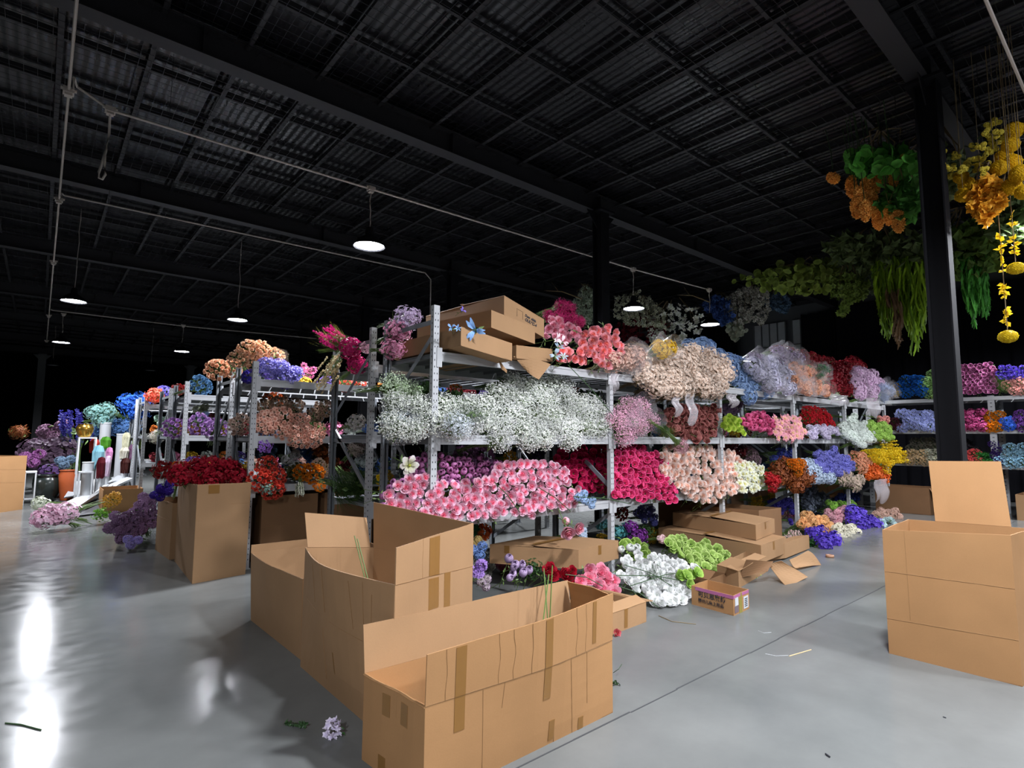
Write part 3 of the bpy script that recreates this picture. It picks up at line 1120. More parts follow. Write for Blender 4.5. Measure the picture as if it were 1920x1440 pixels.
def h_pom(R, n=90):
    V, F, T = [], [], []
    for k in range(n):
        d = fib(n, k)
        B_ = basis(d + np.array([R.uniform(-.15, .15) for _ in range(3)]))
        q = R.random() * 6
        c, s = math.cos(q), math.sin(q)
        L = R.uniform(.85, 1.05)
        P = [(0, 0, .45), (.14 * c, .14 * s, .75), (0.08 * -s, .08 * c, L), (-.14 * c, -.14 * s, .75)]
        o = len(V)
        V += [B_ @ np.array(p) for p in P]
        F += [(o, o + 1, o + 2, o + 3)]
        T += [0, .5, 1, .5]
    return np.array(V), F, np.array(T)


def el_octa(R):
    V = np.array([(1, 0, 0), (0, 1, 0), (-1, 0, 0), (0, -1, 0), (0, 0, 1), (0, 0, -1)], float)
    return V, [(0, 1, 4), (1, 2, 4), (2, 3, 4), (3, 0, 4), (1, 0, 5), (2, 1, 5), (3, 2, 5), (0, 3, 5)], np.full(6, R.choice((.6, .8, 1.0)))


def el_floret(R, n=5):
    V, F, T = [(0, 0, -.2)], [], [0]
    for k in range(n):
        a = 2 * PI * k / n + R.uniform(-.15, .15)
        c, s = math.cos(a), math.sin(a)
        o = len(V)
        z = R.uniform(.0, .35)
        V += [(.55 * c - .38 * s, .55 * s + .38 * c, .12), (c, s, z), (.55 * c + .38 * s, .55 * s - .38 * c, .12)]
        T += [.6, 1, .6]
        F.append((0, o, o + 1, o + 2))
    return np.array(V, float), F, np.array(T, float)


def el_rose_lo(R):
    return merge([ringpetals(5, [(.2, -.5), (.85, .0), (1.0, .3)], (.6, .7, .6), R.random() * 6, 1, 0, .5, 1, .1, R),
                  ringpetals(4, [(.2, -.2), (.55, .2), (.58, .45)], (.7, .8, .7), R.random() * 6, 1, 0, .2, .8, .1, R),
                  ringpetals(3, [(.05, .1), (.25, .4), (.2, .55)], (1, 1, 1), R.random() * 6, 1, 0, 0, .4, .1, R)])


def el_leaf(R):
    z = R.uniform(-.1, .25)
    return np.array([(0, 0, 0), (.34, .45, .1), (0, 1, z), (-.34, .45, .1), (0, .5, -.04)], float), [(0, 1, 4), (1, 2, 4), (2, 3, 4), (3, 0, 4)], np.array([.2, .8, 1, .8, .4])


def el_roundleaf(R):
    V = [(0, .5, -.06)] + [(.5 * math.sin(2 * PI * k / 7), .5 + .5 * math.cos(2 * PI * k / 7), R.uniform(0, .12)) for k in range(7)]
    return np.array(V, float), [(0, 1 + (k + 1) % 7, 1 + k) for k in range(7)], np.array([.3] + [R.choice((.6, 1.0))] * 7)


def el_blade(R):
    b = R.uniform(-.25, .25)
    return np.array([(-.05, 0, 0), (.05, 0, 0), (.045, .5, b * .4), (-.045, .5, b * .4), (0, 1, b)], float), [(0, 1, 2, 3), (3, 2, 4)], np.array([0, 0, .5, .5, 1])


ELS = dict(octa=el_octa, floret=el_floret, floret4=lambda R: el_floret(R, 4), roselo=el_rose_lo, leaf=el_leaf, rleaf=el_roundleaf, blade=el_blade, pom=lambda R: h_pom(R, 46), bud=h_bud, open=h_open, rose=h_rose,
           cup=h_cup, lily=h_lily)


def scatter(el, pts, nrm, size, R, jit=.35, var=.25, spin=True):
    """many small elements merged into one mesh body"""
    lib = [ELS[el](R) for _ in range(6)]
    Vs, Fs, Ts = [], [], []
    o = 0
    for p, d in zip(pts, nrm):
        V, F, T = lib[R.randrange(6)]
        d = np.asarray(d, float) + np.array([R.gauss(0, jit) for _ in range(3)])
        B_ = basis(d)
        q = R.random() * 2 * PI if spin else 0
        c, s = math.cos(q), math.sin(q)
        B_ = B_ @ np.array([[c, -s, 0], [s, c, 0], [0, 0, 1]])
        W = (V * (size * R.uniform(1 - var, 1 + var))) @ B_.T + np.asarray(p)
        Vs.append(W)
        Fs += [tuple(i + o for i in f) for f in F]
        Ts.append(T)
        o += len(V)
    return np.concatenate(Vs), Fs, np.concatenate(Ts)


HEADS = {}
for kind, fn in (('rose', h_rose), ('cup', h_cup), ('bud', h_bud), ('open', h_open), ('lily', h_lily), ('pom', h_pom)):
    L = []
    for q in range(4):
        g = G()
        R = random.Random(q * 7 + 1)
        V, F, T = fn(R)
        # turn local +Z to -Y
        V = np.stack([V[:, 0], -V[:, 2], V[:, 1]], 1)
        g.add(V, F, T)
        L.append(g.mesh(kind + '_bloom', [M_WHITE], True))
    HEADS[kind] = L
STEMS = {}


def stem_mesh(L, kind):
    k = (round(L, 2), kind)
    if k not in STEMS:
        out = []
        for q in range(3):
            g = G()
            R = random.Random(q + int(L * 100))
            b = R.uniform(-.06, .06)
            g.tube([(0, .2, 0), (b * .4, .2 + L * .4, -.02 - abs(b) * .3), (b, .2 + L, -.05)], .055 if kind != 'thin' else .03, 4)
            # calyx
            g.lathe([(.05, 0), (.3, .12), (.34, .3)], 6)
            cal = g.v.pop()
            g.v.append(np.stack([cal[:, 0], -cal[:, 2] + .85, cal[:, 1]], 1))
            for s in (-1, 1):
                V, F, T = el_leaf(R)
                V = V * .8
                yy = .2 + L * R.uniform(.25, .5)
                g.add(np.stack([V[:, 1] * s, yy + V[:, 1] * .4, V[:, 0] * .6 + .05], 1), F)
            out.append(g.mesh('stem', [M_STEM]))
        STEMS[k] = out
    return STEMS[k]


def inpoly(x, y, P):
    c = False
    j = len(P) - 1
    for i in range(len(P)):
        if ((P[i][1] > y) != (P[j][1] > y)) and (x < (P[j][0] - P[i][0]) * (y - P[i][1]) / (P[j][1] - P[i][1]) + P[i][0]):
            c = not c
        j = i
    return c


def rot_to(d, roll=0.0):
    """matrix turning local -Y towards d"""
    d = Vector(d).normalized()
    x = Vector((0, 0, 1)).cross(-d)
    x = Vector((1, 0, 0)) if x.length < .05 else x.normalized()
    y = -d
    z = x.cross(y)
    M = Matrix((x, y, z)).transposed()
    return (M @ Matrix.Rotation(roll, 3, 'Y')).to_4x4()


def plane_hit(px_, py_, Yb, k, z0):
    d = ray(px_, py_)
    t = (Yb + k * (CAMH - z0)) / (d[1] - k * d[2])
    return CAM + d * t


def fill(poly, Yb, k, z0, sp, R, jit=.2):
    W = [plane_hit(x, y, Yb, k, z0) for x, y in poly]
    sl = math.sqrt(1 + k * k)
    xs = [p[0] for p in W]
    zs = [p[2] for p in W]
    out = []
    row = 0
    z = min(zs)
    while z <= max(zs):
        x = min(xs) + (sp / 2 if row % 2 else 0)
        while x <= max(xs):
            X = x + R.uniform(-jit, jit) * sp
            Z = z + R.uniform(-jit, jit) * sp
            P = np.array([X, Yb + k * (Z - z0), Z])
            a, b = proj(P)
            if inpoly(a, b, poly):
                out.append(P)
            x += sp
        z += sp * .87 / sl
        row += 1
    return out


COUNT = {}


def zones(label, pts):
    """say where in its heap each bloom lies"""
    if len(pts) < 4:
        return [label] * len(pts)
    q = [proj(p) for p in pts]
    xs, ys = sorted(a for a, b in q), sorted(b for a, b in q)
    n = len(pts)
    nx = 3 if n < 30 else 5
    X = (', left side', ', middle', ', right side') if nx == 3 else (', left end', ', mid left', ', centre', ', mid right', ', right end')
    out = []
    for a, b in q:
        i = min(nx - 1, int((a - xs[0]) / (xs[-1] - xs[0] + 1e-6) * nx))
        ny = 3 if n < 30 else 4
        j = min(ny - 1, int((b - ys[0]) / (ys[-1] - ys[0] + 1e-6) * ny))
        s = label + X[i] + ((' high', ' halfway', ' low') if ny == 3 else (' highest', ' upper', ' lower', ' lowest'))[j]
        if len(s.split()) > 16:
            s = label + X[i]
            s = label if len(s.split()) > 16 else s
        out.append(s)
    return out




def pile(kind, name, label, cat, group, poly, Yb, r, c0, c1, k=.45, z0=None, sp=1.75, stem=.3, side=0.0, up=.15, jit=.35, depth=.04, floor=False):
    """single stems laid in a heap, each bloom a thing of its own with its stem as a part"""
    R = random.Random(hash_(label))
    mat = petal(c0, c1)
    if z0 is None:
        z0 = min(plane_hit(x, y, Yb, 0, 0)[2] for x, y in poly)
    pts = fill(poly, Yb, k, z0, sp * r, R)
    zl = zones(label, pts)
    for zi, P in enumerate(pts):
        o = bpy.data.objects.new(name, HEADS[kind][R.randrange(4)])
        COL.objects.link(o)
        tag(o, zl[zi], cat, group)
        d = np.array([side - .4, -1, up + k * .3]) + np.array([R.gauss(0, jit) for _ in range(3)]) * (1, .5, 1)
        s = r * R.uniform(.85, 1.12)
        P = P + np.array([0, R.uniform(-depth, depth), 0])
        if floor:
            P[2] = max(P[2], r * .9)
        M = Matrix.Translation(P) @ rot_to(d, R.random() * 6) @ Matrix.Diagonal((s, s, s, 1))
        o.matrix_world = M
        o.material_slots[0].link = 'OBJECT'
        o.material_slots[0].material = mat
        if stem:
            # the stem trails back into the heap whatever way the bloom nods
            st = bpy.data.objects.new('stem', STEM_PICK(stem / r, R))
            COL.objects.link(st)
            st.parent = o
    COUNT[name] = COUNT.get(name, 0) + len(pts)
    return pts


def STEM_PICK(L, R):
    return stem_mesh(round(L, 0), 'n')[R.randrange(3)]


def hash_(s):
    h = 7
    for ch in s:
        h = (h * 31 + ord(ch)) % 100003
    return h


# ------------------------------------------------------------------ bunches (local: blooms face -Y, stems run to +Y)
BUNCH = {}


def ell(n, rad, R, shell=.55, ymax=.5):
    P, N = [], []
    while len(P) < n:
        d = np.array([R.gauss(0, 1) for _ in range(3)])
        d /= np.linalg.norm(d)
        if d[1] > ymax:
            continue
        s = R.uniform(shell, 1.0)
        P.append(d * rad * s)
        N.append(d / np.array(rad))
    return P, N


def bunch_mesh(kind, v):
    key = (kind, v)
    if key in BUNCH:
        return BUNCH[key]
    R = random.Random(v * 13 + hash_(kind))
    g = G()
    rad = np.array([.15, .13, .13])
    ns, sl = 14, .45
    tips = None
    if kind == 'gyp':
        P, N = ell(620, np.array([.17, .15, .14]), R, .35)
        g.add(*scatter('octa', P, N, .0062, R, .5, .35))
        P2, N2 = ell(90, np.array([.16, .14, .13]), R, .3)
        g.add(*scatter('floret', P2, N2, .013, R))
        tips = P[:70]
    elif kind == 'floret':
        P, N = ell(170, rad, R, .7)
        g.add(*scatter('floret', P, N, .026, R, .3))
        tips = P[:20]
    elif kind == 'blossom':
        P, N = ell(230, np.array([.17, .16, .13]), R, .4)
        g.add(*scatter('floret', P, N, .02, R, .6))
        tips = P[:36]
    elif kind == 'roselo':
        P, N = [], []
        for q in range(46):
            d = fib(46, q)
            if d[1] < .35:
                P.append(d * rad * R.uniform(.85, 1.02))
                N.append(d + np.array([0, -.5, .1]))
        g.add(*scatter('roselo', P, N, .034, R, .2, .15))
        tips = P
    elif kind == 'tulip':
        P, N = [], []
        for q in range(44):
            d = fib(44, q)
            if d[1] < .35:
                P.append(d * rad * R.uniform(.85, 1.02))
                N.append(d * .5 + np.array([0, -.8, .2]))
        g.add(*scatter('cup', P, N, .026, R, .2, .15))
        tips = P
    elif kind == 'orchid':
        P, N = [], []
        for q in range(50):
            d = fib(50, q)
            if d[1] < .4:
                P.append(d * rad * R.uniform(.75, 1.05))
                N.append(d * .6 + np.array([0, -.7, .2]))
        g.add(*scatter('open', P, N, .032, R, .3, .2))
        tips = P
    elif kind == 'pom':
        P = [(x * .085, -.03 * abs(x) + R.uniform(-.03, .03), z * .08) for x in (-1, 0, 1) for z in (-.6, .5)]
        g.add(*scatter('pom', P, [(0, -1, .2)] * 6, .062, R, .2, .12))
        tips = P
    elif kind == 'hyd':
        for c in ((-.07, 0, -.03), (.07, .01, -.02), (0, -.02, .07)):
            P, N = ell(95, np.array([.072, .068, .068]), R, .85, 1.1)
            g.add(*scatter('floret4', [np.array(p) + c for p in P], N, .024, R, .2))
        tips = [(-.07, 0, 0), (.07, 0, 0), (0, 0, .07)]
    elif kind == 'fluff':
        P, N = ell(420, np.array([.13, .12, .12]), R, .3, .6)
        V, F, T = scatter('blade', P, N, .07, R, .5, .3)
        g.add(V, F, T)
        tips = P[:10]
    elif kind == 'crush':
        P, N = ell(150, np.array([.15, .14, .13]), R, .55, .6)
        g.add(*scatter('rleaf', P, N, .045, R, .8, .3))
        tips = P[:10]
    elif kind == 'grass':
        P, N = [], []
        for q in range(230):
            a = R.uniform(-.13, .13)
            P.append((a, R.uniform(.1, .3), R.uniform(-.08, .08)))
        V, F, T = [], [], []
        for p in P:
            d = np.array([R.uniform(-.35, .35), -1, R.uniform(-.25, .35)])
            L = R.uniform(.25, .45)
            q1 = np.array(p) + d * L * .5
            q2 = np.array(p) + d * L + np.array([0, 0, -.08])
            o = len(V)
            V += [p, np.array(p) + (.004, 0, 0), q1 + (.003, 0, 0), q1, q2]
            F += [(o, o + 1, o + 2, o + 3), (o + 3, o + 2, o + 4)]
            T += [0, 0, .5, .5, 1]
        g.add(np.array(V), F, np.array(T))
        tips = []
    elif kind == 'leafy':
        P, N = ell(150, np.array([.18, .16, .14]), R, .2, .6)
        g.add(*scatter('leaf', P, N, .05, R, .6, .35))
        tips = P[:20]
    elif kind == 'spike':
        tips = []
        for q in range(12):
            a, b = R.uniform(-.13, .13), R.uniform(-.09, .11)
            pts = [np.array([a, .1, b]) + np.array([a * .5, -1, b * .6 + .1]) * (s / 14) * .3 for s in range(14)]
            g.add(*scatter('floret', [p + np.array([R.uniform(-.01, .01), 0, R.uniform(-.01, .01)]) for p in pts for _ in (0, 1)], [(R.uniform(-1, 1), -.4, R.uniform(-.3, 1)) for _ in range(28)], .016, R, .5))
            tips.append(pts[6])
    gs = G()
    for q in range(ns):
        p1 = np.array([R.uniform(-.03, .03), sl * R.uniform(.8, 1.1), R.uniform(-.04, .01)])
        gs.tube([(0 + R.uniform(-.05, .05), .06, R.uniform(-.05, .03)), p1], .003, 4)
    for tpt in (tips or []):
        tpt = np.array(tpt)
        gs.tube([np.array([R.uniform(-.03, .03), .22, R.uniform(-.03, .02)]), tpt * .55 + (0, .05, 0), tpt * .96], .0016 if kind in ('gyp', 'blossom', 'floret') else .0026, 3, cap=False)
    if kind in ('gyp', 'blossom'):
        P, N = ell(40, np.array([.14, .14, .12]), R, .1)
        gs.add(*scatter('blade', [np.array(p) * .8 + (0, .05, 0) for p in P], [(n_[0], -1, n_[2]) for n_ in N], .09, R, .5))
    else:
        P, N = ell(12, np.array([.13, .1, .1]), R, .5)
        gs.add(*scatter('leaf', [np.array(p) + (0, .05, 0) for p in P], N, .06, R, .5))
    BUNCH[key] = (g.mesh(kind + '_blooms', [M_WHITE], kind in ('roselo', 'tulip', 'orchid')), gs.mesh('stems', [M_STEM]))
    return BUNCH[key]


def wrap_mesh():
    if 'wrap' in BUNCH:
        return BUNCH['wrap']
    g = G()
    R = random.Random(5)
    prof = [(.035, .42), (.05, .3), (.1, .15), (.16, .0), (.185, -.09), (.2, -.14)]
    n = 20
    V, F = [], []
    for r, y in prof:
        for k in range(n):
            q = 2 * PI * k / n
            rr = r * (1 + .1 * math.sin(5 * q + y * 20) + R.uniform(-.06, .06))
            V.append((rr * math.cos(q), y + R.uniform(-.015, .015), rr * .85 * math.sin(q)))
    for j in range(len(prof) - 1):
        for k in range(n):
            F.append((j * n + k, j * n + (k + 1) % n, (j + 1) * n + (k + 1) % n, (j + 1) * n + k))
    g.add(np.array(V), F)
    BUNCH['wrap'] = g.mesh('wrap', [M_FILM], True)
    return BUNCH['wrap']


def bunch(kind, name, label, cat, group, P, s, d, c0, c1, v=0, wrap=False, roll=0.0, stemmat=None, squash=1.0):
    me, ms = bunch_mesh(kind, v % 3)
    e = bpy.data.objects.new(name, None)
    e.empty_display_size = .05
    COL.objects.link(e)
    tag(e, label, cat, group)
    e.matrix_world = Matrix.Translation(P) @ rot_to(d, roll) @ Matrix.Diagonal((s, s, s * squash, 1))
    a = link({'fluff': 'plume', 'leafy': 'leaves', 'grass': 'blades'}.get(kind, 'blossoms'), me, e)
    a.material_slots[0].link = 'OBJECT'
    a.material_slots[0].material = petal(c0, c1)
    b = link('stems', ms, e)
    if stemmat:
        b.material_slots[0].link = 'OBJECT'
        b.material_slots[0].material = stemmat
    if wrap:
        link('clear_wrapper', wrap_mesh(), e)
    COUNT[name] = COUNT.get(name, 0) + 1
    return e


def heap(kind, name, label, cat, poly, Yb, c0, c1, s=1.0, k=.5, z0=None, sp=.2, d=(0, -1, .15), jit=.25, wrap=0.0, floor=False, stemmat=None, squash=1.0, group=None, roll=None):
    R = random.Random(hash_(label))
    if z0 is None:
        z0 = min(plane_hit(x, y, Yb, 0, 0)[2] for x, y in poly)
    pts = fill(poly, Yb, k, z0, sp * s, R, .25)
    if not pts:
        cx, cy = sum(p[0] for p in poly) / len(poly), sum(p[1] for p in poly) / len(poly)
        pts = [plane_hit(cx, cy, Yb, k, z0)]
    group = group or label.replace(' bunch ', ' bunches ')
    zl = zones(label, pts) if len(pts) > 3 else [label] * len(pts)
    for i, P in enumerate(pts):
        dd = np.array(d, float) + np.array([R.gauss(0, jit) for _ in range(3)]) * (1, .3, .8)
        if floor:
            P[2] = max(P[2] - .03, .045 * s)
        bunch(kind, name, zl[i], cat, group if len(pts) > 1 else None, P, s * R.uniform(.85, 1.12), dd, c0, c1, i + R.randrange(3), R.random() < wrap, R.uniform(-.5, .5) if roll is None else roll, stemmat, squash)
    return pts


#  ---- single blooms, nearest rack, low shelf
PINKIN, PINKOUT = '#e8506e', '#f6b4cf'
pile('rose', 'garden_rose', 'pink garden rose with coral heart heaped on the low shelf', 'rose', 'pink garden roses on the low shelf',
     [(724, 925), (740, 902), (790, 885), (850, 905), (885, 905), (925, 876), (960, 868), (1000, 870), (1040, 868), (1066, 885), (1078, 915), (1084, 945), (1040, 962), (985, 966), (930, 965), (880, 972), (800, 975), (724, 968)], 3.72, .044, '#f45c84', '#ffe2f2', k=.45, sp=1.75)
pile('bud', 'peony', 'mauve pink peony bud lying behind the pink garden roses', 'peony', 'mauve peony buds on the low shelf',
     [(765, 862), (800, 850), (860, 855), (935, 862), (985, 880), (925, 900), (880, 915), (800, 905), (770, 895)], 4.02, .04, '#8a3d74', '#d98fc4', k=.3, sp=1.5)
pile('bud', 'peony', 'violet pink peony bud seen through the end frame above the tall box', 'peony', 'violet peony buds at the rack end',
     [(706, 930), (735, 905), (795, 880), (798, 968), (760, 968), (706, 950)], 4.0, .042, '#9a3f86', '#e09bd0', k=.3, sp=1.7)
pile('cup', 'ranunculus', 'magenta cup shaped ranunculus heaped right of the second post', 'ranunculus', 'magenta ranunculus on the low shelf',
     [(1150, 836), (1190, 828), (1225, 845), (1250, 870), (1265, 915), (1270, 938), (1225, 942), (1200, 940), (1152, 930)], 3.74, .043, '#b00440', '#ff5c9c', k=.4, sp=1.68)
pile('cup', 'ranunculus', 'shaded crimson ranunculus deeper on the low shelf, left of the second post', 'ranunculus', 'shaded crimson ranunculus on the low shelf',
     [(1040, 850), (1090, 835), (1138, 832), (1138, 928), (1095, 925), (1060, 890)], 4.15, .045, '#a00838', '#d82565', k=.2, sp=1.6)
pile('rose', 'cream_rose', 'cream blush rose in the overflowing heap around the third post', 'rose', 'cream roses on the low shelf',
     [(1232, 850), (1260, 836), (1320, 838), (1375, 848), (1400, 870), (1395, 905), (1360, 935), (1330, 940), (1290, 932), (1255, 905), (1235, 880)], 3.70, .05, '#ecb090', '#fdf0ea', k=.42, sp=1.75)
pile('open', 'white_poppy', 'white open bloom with a yellow eye beside the cream roses', 'flower', 'white open blooms beside the cream roses',
     [(1375, 872), (1405, 862), (1430, 875), (1438, 900), (1410, 925), (1385, 918), (1378, 895)], 3.70, .055, '#d8d050', '#eef2ee', k=.4, sp=1.4)
pile('rose', 'cream_rose', 'single cream rose fallen below the heap against the third post', 'rose', None, [(1322, 948), (1334, 948), (1334, 962), (1322, 962)], 3.66, .05, '#e8b8a0', '#f3e4dc', k=0, sp=5, stem=.2)
#  ---- top shelf
pile('rose', 'coral_rose', 'coral pink rose with pale rim in the bunch at the top shelf corner', 'rose', 'coral roses on the top shelf',
     [(1085, 640), (1100, 622), (1125, 610), (1150, 612), (1162, 630), (1163, 660), (1150, 688), (1125, 694), (1108, 680), (1095, 660)], 3.72, .05, '#f07050', '#ffbcc8', k=.15, sp=1.65)
pile('rose', 'coral_rose', 'coral pink rose lying low beside the cardboard boxes on the top shelf', 'rose', 'low coral roses on the top shelf',
     [(1040, 665), (1060, 650), (1090, 655), (1108, 680), (1105, 690), (1060, 683)], 3.76, .05, '#f06a4c', '#ffb4bc', k=.1, sp=1.6)
pile('rose', 'pale_rose', 'pale pink rose under the magenta plumes on the top shelf', 'rose', 'pale pink roses on the top shelf',
     [(1022, 610), (1040, 598), (1088, 615), (1095, 640), (1060, 645), (1025, 635)], 4.0, .05, '#e0708a', '#f2b8c8', k=.2, sp=1.5)
pile('lily', 'star_lily', 'small white pink star lily beside the boxes on the top shelf', 'lily', 'white star lilies on the top shelf',
     [(1042, 630), (1060, 622), (1072, 640), (1055, 650), (1040, 645)], 3.68, .05, '#f0a8c0', '#f8eef2', k=0, sp=1.8)
pile('lily', 'blue_lily', 'light blue lily hanging beside the low box on the top shelf', 'lily', 'light blue lilies on the top shelf',
     [(1036, 650), (1056, 645), (1058, 678), (1040, 678)], 3.66, .045, '#e8e8a0', '#a8c8f0', k=0, sp=1.9)
pile('lily', 'blue_lily', 'light blue star flower over the rim of the cardboard tray', 'lily', None, [(890, 606), (902, 606), (902, 620), (890, 620)], 3.58, .085, '#9cc4f0', '#8fb8ee', k=0, sp=5, stem=.2)
pile('lily', 'blue_lily', 'small light blue petal flower peeping from the tray by the end post', 'lily', 'light blue flowers peeping from the tray', [(826, 616), (880, 604), (880, 611), (828, 622)], 3.66, .03, '#9cc4f0', '#8fb8ee', k=0, sp=2.0, stem=.1)
pile('lily', 'violet_lily', 'small violet flower squeezed between the two upper boxes', 'lily', 'violet flowers between the upper boxes', [(842, 582), (878, 576), (878, 584), (844, 592)], 3.78, .03, '#6a58c0', '#8a7ad0', k=0, sp=2.6, stem=.1)
heap('fluff', 'magenta_plume', 'magenta feathery plume bunch behind the boxes on the top shelf', 'plume', [(1022, 580), (1045, 570), (1080, 582), (1090, 605), (1060, 612), (1026, 602)], 4.15, '#7a0c3c', '#d8307a', .7, k=.1, sp=.16)
heap('blossom', 'lilac_bunch', 'pale lilac blossom bunch behind the boxes near the end post', 'flowers', [(735, 598), (748, 580), (800, 576), (800, 590), (770, 605)], 4.5, '#8a7a9c', '#d8c4dc', .9, k=.1, sp=.2)
heap('blossom', 'pink_hydrangea', 'soft pink ruffled bunch lying beside the boxes at the rack end', 'flowers', [(722, 625), (745, 610), (758, 650), (752, 680), (722, 680)], 4.5, '#c06a90', '#e8b0c8', .8, k=.1, sp=.2)
heap('floret', 'magenta_hydrangea', 'deep magenta hydrangea bunch at the rear rack end', 'flowers', [(640, 650), (690, 635), (695, 680), (650, 690)], 5.35, '#9c1450', '#d03078', .85, k=.1, sp=.22)
heap('floret', 'pale_hydrangea', 'pale pink hydrangea sprig beside the deep magenta one', 'flowers', [(668, 655), (690, 650), (692, 675), (672, 678)], 5.15, '#e0a0b8', '#f0c8d4', .5, k=.1, sp=.3)
heap('spike', 'heather_spray', 'magenta heather spray pointing over the aisle from the rear rack', 'spray', [(590, 632), (640, 625), (650, 640), (600, 645)], 5.5, '#b01060', '#e03090', .8, k=0, sp=.3, d=(-1, -.4, .25), roll=0)
heap('grass', 'reed_spray', 'yellow green reed spray sticking out over the aisle', 'spray', [(600, 632), (640, 628), (650, 645), (610, 650)], 5.5, '#4c6a34', '#b8b45c', .7, k=0, sp=.32, d=(-1, -.5, .2), roll=0)
heap('spike', 'cream_spray', 'cream drooping spray hanging from the rear rack corner', 'spray', [(596, 690), (625, 680), (630, 730), (600, 735)], 5.6, '#c8b080', '#f0e0b8', .8, k=0, sp=.2, d=(-.5, -.3, -1), roll=0)
heap('roselo', 'salmon_bunch', 'salmon and yellow bunch on the top shelf behind the end frame', 'flowers', [(640, 715), (692, 710), (692, 735), (640, 738)], 6.5, '#f0b040', '#ee7088', .8, k=0, sp=.2)
#  ---- baby's breath on the middle shelf
GYPG = ('#dce4cc', '#ffffff')
heap('gyp', 'gypsophila_bunch', 'white gypsophila bunch heaped on the nearest middle shelf', 'flowers',
     [(722, 810), (724, 760), (760, 745), (830, 750), (900, 760), (925, 735), (960, 715), (1010, 712), (1060, 720), (1100, 745), (1140, 775), (1145, 812), (1080, 822), (990, 830), (925, 826), (860, 815), (780, 815)], 3.78, *GYPG, s=.9, k=.5, sp=.2, jit=.35)
heap('gyp', 'gypsophila_bunch', 'bunch of greenish gypsophila in the shade behind the end frame', 'flowers', [(716, 760), (716, 720), (755, 705), (800, 715), (800, 760), (760, 770)], 4.15, '#8ea878', '#dce8d0', s=.9, k=.3, sp=.22)
heap('gyp', 'gypsophila_bunch', 'bluish film wrapped gypsophila bunch behind the end frame', 'flowers', [(712, 800), (730, 770), (790, 770), (800, 805), (740, 818)], 3.98, '#c0d0e0', '#eef4fa', s=.85, k=.3, sp=.22, wrap=1)
heap('gyp', 'gypsophila_bunch', 'film wrapped white gypsophila bunch resting low on the shelf edge', 'flowers', [(828, 800), (860, 780), (880, 800), (860, 812)], 3.66, '#d0dce4', '#f4f8fc', s=.9, k=.1, sp=.3, wrap=1)
heap('grass', 'green_stem_bundle', 'loose green stems showing between the gypsophila bunches', 'stems', [(830, 770), (880, 765), (900, 790), (840, 790)], 3.8, '#2f5a2c', '#5c8a48', .8, k=.1, sp=.25, d=(-1, -.3, -.1))
heap('gyp', 'gypsophila_bunch', 'pink film wrapped gypsophila bunch right of the second post', 'flowers', [(1152, 815), (1155, 760), (1185, 748), (1215, 760), (1225, 785), (1215, 812), (1180, 820)], 3.74, '#d890b0', '#f4cadc', s=.95, k=.25, sp=.19, wrap=.5)
heap('orchid', 'orange_bunch', 'small orange bunch behind the gypsophila', 'flowers', [(830, 722), (862, 720), (862, 735), (832, 735)], 4.9, '#d06020', '#f08a40', .6, k=0, sp=.3)
heap('leafy', 'green_foliage_bunch', 'dark green leafy bunch behind the gypsophila', 'foliage', [(740, 730), (790, 720), (920, 740), (1090, 730), (1130, 760), (900, 780), (760, 780)], 4.3, '#20381c', '#4a6a3c', .9, k=.1, sp=.3)
#  ---- middle shelf to the right
pile('cup', 'dusty_tulip', 'dusty rose cup flower in the tangle left of the third post', 'flower', 'dusty rose cup flowers on the middle shelf',
     [(1245, 775), (1270, 758), (1320, 765), (1344, 760), (1344, 810), (1320, 828), (1290, 825), (1255, 800)], 3.78, .042, '#6a2c2c', '#c07c74', k=.3, sp=1.5, jit=.7)
heap('gyp', 'pink_gypsophila', 'pink gypsophila bunch tipping over the shelf edge, green stems up', 'flowers', [(1258, 820), (1285, 815), (1292, 838), (1270, 842)], 3.62, '#c07890', '#e8b4c0', .75, k=0, sp=.25, d=(.6, -.6, -.8))
heap('grass', 'green_stem_bundle', 'green stem bundle lying over the middle shelf by the pink bunch', 'stems', [(1225, 795), (1260, 800), (1265, 818), (1235, 808)], 3.64, '#4a7034', '#94b060', .6, k=0, sp=.4, d=(1, -.2, -.35))
pile('rose', 'lime_rose', 'lime green rose beside the third post on the middle shelf', 'rose', 'lime green roses on the middle shelf',
     [(1352, 790), (1372, 778), (1395, 800), (1400, 812), (1375, 812), (1354, 808)], 3.72, .045, '#8ab030', '#c8dc60', k=.2, sp=1.5)
pile('bud', 'pink_tulip', 'hot pink tulip bud in the bunch left of the pink anemones', 'tulip', 'hot pink tulips on the middle shelf',
     [(1385, 790), (1400, 778), (1430, 772), (1446, 785), (1445, 812), (1410, 806)], 3.74, .05, '#c02468', '#f478a8', k=.3, sp=1.35)
pile('open', 'pink_anemone', 'pink anemone with cream eye by the fourth post, middle shelf', 'anemone', 'pink anemones on the middle shelf',
     [(1445, 785), (1470, 776), (1500, 780), (1507, 800), (1503, 825), (1480, 828), (1450, 815)], 3.68, .06, '#f0d890', '#e890b8', k=.3, sp=1.4)
heap('roselo', 'red_bunch', 'red and green bunch right of the fourth post on the middle shelf', 'flowers', [(1500, 775), (1530, 768), (1555, 785), (1560, 800), (1520, 795)], 3.85, '#8a1018', '#d8303c', .75, k=.2, sp=.2)
heap('hyd', 'lilac_hydrangea', 'lilac and white hydrangea bunch on the middle shelf edge', 'flowers', [(1510, 800), (1540, 795), (1572, 800), (1570, 815), (1520, 816)], 3.7, '#c8b8e0', '#eee8f4', .65, k=.2, sp=.2)
